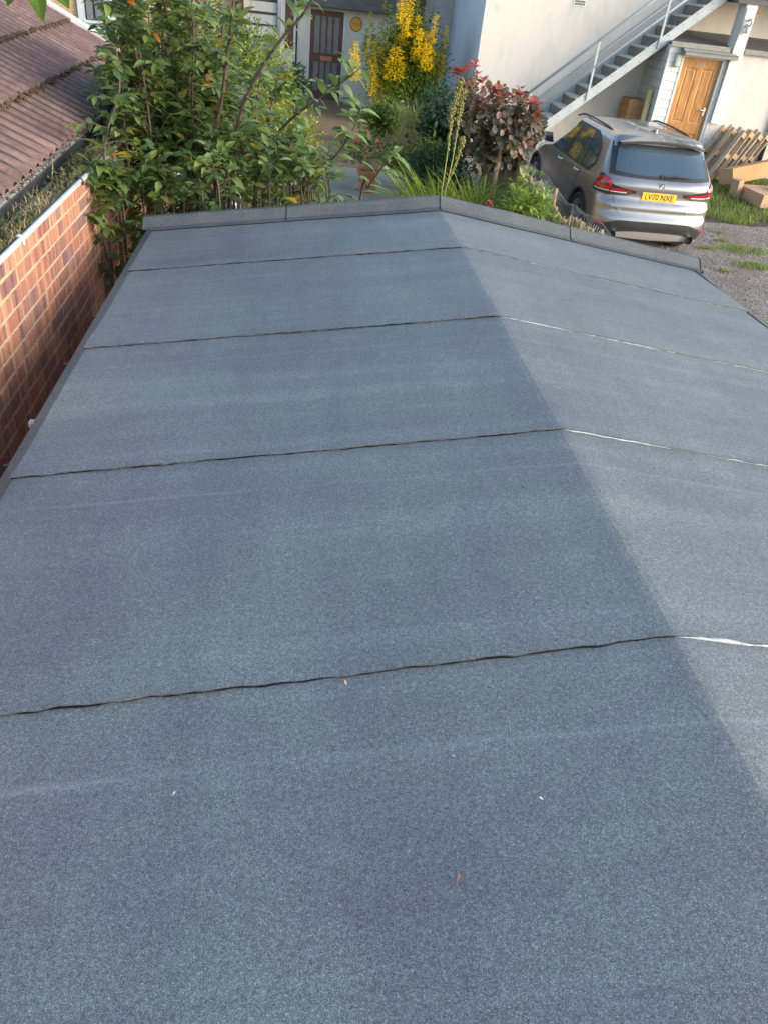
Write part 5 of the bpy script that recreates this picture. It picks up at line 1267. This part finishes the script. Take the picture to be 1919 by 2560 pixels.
for i in range(80):
    c_ = rnd.choice([Vector((PX-.25, PY-.1, .80)), Vector((PX+.1, PY-.15, .86)), Vector((PX-.05, PY-.2, .70)), Vector((PX-.32, PY, .62))]); put_leaf(m2, c_+rdir()*.05, rdir(0,1), .04, rnd.choice(GEOR))
m_.build('foliage', LF_MID, gp, kind='stuff', recalc=False); m2.build('flowers', LF_PINK, gp, kind='stuff', recalc=False)
m_ = MB()
for k in range(5): m_.tube([(PX+rnd.uniform(-.04,.04), PY, .362), (PX+rnd.uniform(-.2,.2), PY+rnd.uniform(-.1,.1), .7)], .006, 5)
m_.build('stems', STEM, gp)

# ================================================================ REED SCREEN AND WIRE
rs = thing('reed_screen', 'weathered tan reed screen fence between garden and gravel yard', 'fence', (3.28, 10.8, .01))
m_ = MB()
y = 8.35
while y < 14.2:
    top = .96+.05*math.sin(y*3.1)+.03*math.sin(y*7.7)+rnd.uniform(-.035,.03); x = 3.28+.05*math.sin(y*1.7)+rnd.uniform(-.008,.008); r = rnd.uniform(.006,.012)
    m_.tube([(x, y, .012), (x+rnd.uniform(-.01,.01), y+rnd.uniform(-.012,.012), top)], r, 5); y += rnd.uniform(.010,.017)
m_.build('reeds', REED, rs, kind='stuff')
for zz in (.25, .52, .80):
    m_ = MB(); m_.tube([(3.262+.05*math.sin(y_*1.7), y_, zz+.01*math.sin(y_*9)) for y_ in np.linspace(8.35, 14.2, 60)], .005, 5); m_.build('binding_wire', DARKP, rs)
for yy in (8.5, 10.4, 12.3, 14.1):
    m_ = MB(); m_.tube([(3.36, yy, .012), (3.36, yy, 1.05)], .03, 8); m_.build('stake', BARK2, rs, smooth=True)
wf = thing('wire_netting', 'galvanised chicken wire netting sagging along the yard side of the reeds', 'fence', (3.43, 10.8, .01)); m_ = MB()
def wpt(i, j):
    y_ = 8.4+i*.085; top = 1.02+.03*math.sin(y_*2.3)+.012*math.sin(y_*8); return Vector((3.43+.03*math.sin(y_*2.9+j)+.012*math.sin(j*2.1), y_, lerp(.03, top, j/14)))
for j in range(14):
    for i in range(67):
        o_ = .5 if j % 2 else 0
        if j > 9:
            m_.tube([wpt(i+o_, j), wpt(i+o_+.5, j+1)], .0017, 3, cap=False); m_.tube([wpt(i+o_, j), wpt(i+o_-.5, j+1)], .0017, 3, cap=False)
m_.build('mesh', GALV, wf, kind='stuff')
m_ = MB(); m_.tube([wpt(i, 14)+Vector((0,0,.004*math.sin(i))) for i in range(68)], .0045, 5); m_.build('top_wire', GALV, wf, smooth=True)
db = at(1460, 575, 8.3); dd = clump('dry_grass', 'dead straw coloured grass behind the felt verge', (3.2, 8.45), 260, .85, .008, DRYGRASS, .35, .7)
ofc = MB(); a = at(1455, 573, 8.2); ofc.box((a.x-.02, 8.1, .0), (a.x+.11, 8.16, a.z-.005)); tag(ofc.build('timber_offcut', CARD2, bevel=.005, origin=(a.x, 8.16, 0)), 'pale timber offcut standing by the wire netting', 'timber')

# ================================================================ PALLETS, BOXES, POST
def make_pallet():
    t = thing('pallet', '', 'pallet', (0,0,0), 'pallets leaning by the white wall')
    Lp, Wp = 1.12, .72                                    # local: z along length, y depth, x thickness
    for xx in (0, .122):
        for k in range(5 if xx else 3):
            w = .10; y0 = lerp(0, Wp-w, k/(4 if xx else 2)); m_ = MB(); m_.box((xx, y0, 0), (xx+.020, y0+w, Lp)); m_.build('board', TIMB, t, bevel=.002)
    for zz in (.02, Lp/2-.05, Lp-.12):
        for y0 in (0.004, Wp/2-.05, Wp-.104): m_ = MB(); m_.box((.021, y0, zz), (.1215, y0+.10, zz+.10)); m_.build('block', TIMBO, t, bevel=.003)
    return t
def copy_tree(o, parent=None):
    c_ = o.copy(); COL.objects.link(c_); c_.parent = parent
    for ch in list(o.children): copy_tree(ch, c_)
    return c_
p0 = make_pallet(); TILT = R_(32)
plabs = ['weathered pallet tilted against the others, closest to the oak door', 'second leaning pallet from the oak door, with orange end blocks', 'third leaning pallet from the oak door, half behind the long carton', 'pallet at the far end of the leaning row, away from the oak door']
for k in range(4):
    o = p0 if k == 0 else copy_tree(p0); o['label'] = plabs[k]
    o.location = (8.62+k*.19, 16.70+k*.02, zg(16.8)+.095*math.cos(TILT)*0+.082); o.rotation_euler = Matrix.Rotation(R_(16), 3, 'Z').__matmul__(Matrix.Rotation(TILT+R_((0, -1.5, 1, 0)[k]), 3, 'Y')).to_euler()
def carton(name, label, M, size, mat, cat='carton', flap=True):
    o_ = M @ Vector((0,0,0)); t = thing(name, label, cat, tuple(o_), 'cartons by the pallets'); x, y, z = size
    m_ = MB(); m_.box((0,0,0), (x,y,z), 0, M); m_.build('body', mat, t, bevel=.006)
    if flap:
        m_ = MB(); m_.box((-.004, .01, z*.02), (-.001, y*.49, z*.98), 0, M); m_.box((-.004, y*.51, z*.02), (-.001, y*.99, z*.98), 0, M); m_.build('end_flap', CARD2, t)
        m_ = MB(); m_.box((0.01, y*.46, z+.001), (x-.01, y*.54, z+.002), 0, M); m_.build('tape', pm('parcel_tape', (.55,.42,.32), None, rough=.25), t)
    return t
def MM(loc, rx=0, ry=0, rz=0): return Matrix.Translation(loc) @ Euler((R_(rx), R_(ry), R_(rz))).to_matrix().to_4x4()
carton('carton', 'flat pale carton lying on the grass under the long carton', MM((9.02, 15.05, zg(15.5)+.012), rz=4), (1.0, .95, .24), CARD2)
carton('carton', 'long orange brown carton propped at a slant before the pallets', MM((8.80, 15.95, zg(16)+.20), rx=-14, ry=-11, rz=14), (1.9, .42, .30), CARD)
carton('carton', 'small carton on top of the flat pale carton', MM((9.55, 15.25, zg(15.5)+.254), rz=-8), (.6, .5, .16), CARD, flap=False)
carton('carton', 'upright tan card panel at the end of the long carton', MM((8.83, 15.72, zg(15.7)+.01), ry=-6, rz=14), (.12, .22, .33), CARD2, flap=False)
zz = zg(18.1)+.012
stk = MB()
for k in range(8):
    h = .152; t = carton('flat_box', 'brown cardboard box at level %s of the stack under the stairs' % ['one', 'two', 'three', 'four', 'five', 'six', 'seven', 'eight'][k], MM((6.98+.006*k+rnd.uniform(-.012,.012), 18.02+rnd.uniform(-.01,.01), zz), rz=rnd.uniform(-2,2)), (.37, .46, h-.002), CARD, 'box', False); t['group'] = 'boxes stacked under the stairs'; zz += h
pst = thing('timber_post', 'round pale pine post leaning beside the stacked boxes', 'post', (7.33, 17.72, zg(17.7)))
m_ = MB(); m_.tube([(7.26, 17.62, zg(17.6)+.002), (7.31, 17.75, 1.66)], .062, 16); m_.build('shaft', POSTW, pst, smooth=True)

# ================================================================ GRASS AND LOOSE STONES
gm = MB()
def in_grass(x, y): return 7.5+.35*math.sin(x*1.7) < 99 and y > 14.15+.25*math.sin(x*2.1)+.15*math.sin(x*5.3)-.02*(x-7.6) and y < 17.45 and x > 7.35+.15*math.sin(y*3)
for i in range(12000):
    x = rnd.uniform(7.3, 11.5); y = rnd.uniform(13.7, 17.4)
    if not in_grass(x, y) or rnd.random() > .45+.55*abs(math.sin(x*2.3+y*1.7)): continue
    blade(gm, (x, y, zg(y)+.006), (rnd.uniform(-.7,.7), rnd.uniform(-.7,.7), 1), rnd.uniform(.05,.17), .011, rnd.uniform(.2,1.2))
for (x_, y_, rx, n_) in ((1850, 625, .50, 520), (1880, 667, .36, 380), (1770, 624, .16, 120), (1800, 603, .15, 90), (1812, 680, .13, 80), (1795, 583, .1, 50), (1890, 640, .3, 60)):
    w = at(x_, y_, 10); s_ = CZ/(CZ-w.z); gx, gy = w.x*s_, 10*s_
    for k in range(n_):
        a = rnd.uniform(0, 6.28); rr = rnd.random()**.6*rx; blade(gm, (gx+rr*math.cos(a), gy+rr*.55*math.sin(a), .004), (rnd.uniform(-.8,.8), rnd.uniform(-.8,.8), 1), rnd.uniform(.03,.09), .009, rnd.uniform(.2,1.2))
g_ = gm.build('grass', LF_GRASS, kind='stuff', recalc=False)
st_ = MB()
for i in range(9000):
    x = rnd.uniform(3.6, 10.5); y = rnd.uniform(4.0, 15.5)
    if in_grass(x, y) and rnd.random() < .9: continue
    if x/y < .40 or x/y > .72: continue
    r = rnd.uniform(.006,.018)*(1.5 if rnd.random() < .08 else 1); p = Vector((x, y, zg(y)+r*.3)); q_ = [Vector(v)*r*rnd.uniform(.6,1.3) for v in ((1,0,0),(-1,0,0),(0,1,0),(0,-1,0),(0,0,.7),(0,0,-.6))]
    st_.add([p+v for v in q_], [(0,2,4),(2,1,4),(1,3,4),(3,0,4),(2,0,5),(1,2,5),(3,1,5),(0,3,5)])
st_.build('loose_gravel', STONE, kind='stuff', recalc=False)

# ================================================================ LEAVES HANGING CLOSE OVER THE ROOF
def hanging(label, px_, py_, Y, sizes, group='overhanging twigs'):
    c_ = at(px_, py_, Y); t = thing('overhanging_twig', label, 'twig', tuple(c_), group)
    m_ = MB(); top = c_+Vector((0,.05,.55)); m_.tube([top, c_+Vector((0,.02,.25)), c_+Vector((0,0,.03))], [.004,.003,.002], 5); m_.build('stem', BARK, t)
    for k, s_ in enumerate(sizes):
        q = MB(); put_leaf(q, c_+Vector(((k-len(sizes)/2+.5)*.02,0,.03)), Vector(((k-len(sizes)/2+.5)*.5, -.2, -1)), s_, GEO[k % 3], (0,-1,.2)); q.build('leaf', LF_MID, t, smooth=True, recalc=False)
hanging('drooping leaf tip hanging before the ribbed roof', 88, -46, 1.6, (.075, .085, .07))
hanging('pair of green leaf tips hanging before the stair treads', 1722, -22, 3.0, (.06, .055))
# bits lying on the felt
for k, (x_, y_) in enumerate(((586,870), (862,1700), (1150,2185), (440,1978), (1345,1992), (1138,1892))):
    w = at(x_, y_, 2.0); s_ = 1.0
    for _ in range(40):
        p = Vector((w.x*s_, w.y*s_, CZ+(w.z-CZ)*s_)); s_ += (p.z-roofz(p.x)-.012)*.3
    q = MB(); p = Vector((w.x*s_, w.y*s_, roofz(w.x*s_)+.0125)); put_leaf(q, p, (rnd.uniform(-1,1), rnd.uniform(-1,1), .1), (.016, .012, .013, .009, .009, .008)[k], GEO[1])
    tag(q.build('fallen_leaf', (LF_BROWN if k in (0, 2) else CARD2 if k == 1 else LIPM0), smooth=True, recalc=False, origin=tuple(p)), ['dried leaf scrap just below the second felt lap from the verge', 'brown leaf scrap on the felt just below the widest lap', 'reddish leaf scrap lying on the open felt, largest of the scraps', 'pale leaf scrap on the felt towards the gutter side', 'pale leaf scrap on the felt close to the ridge', 'thin leaf scrap in the middle of the bottom felt sheet'][k], 'leaf', 'leaf fragments on the felt')

for o in bpy.data.objects:
    if '_o' in o: del o['_o']
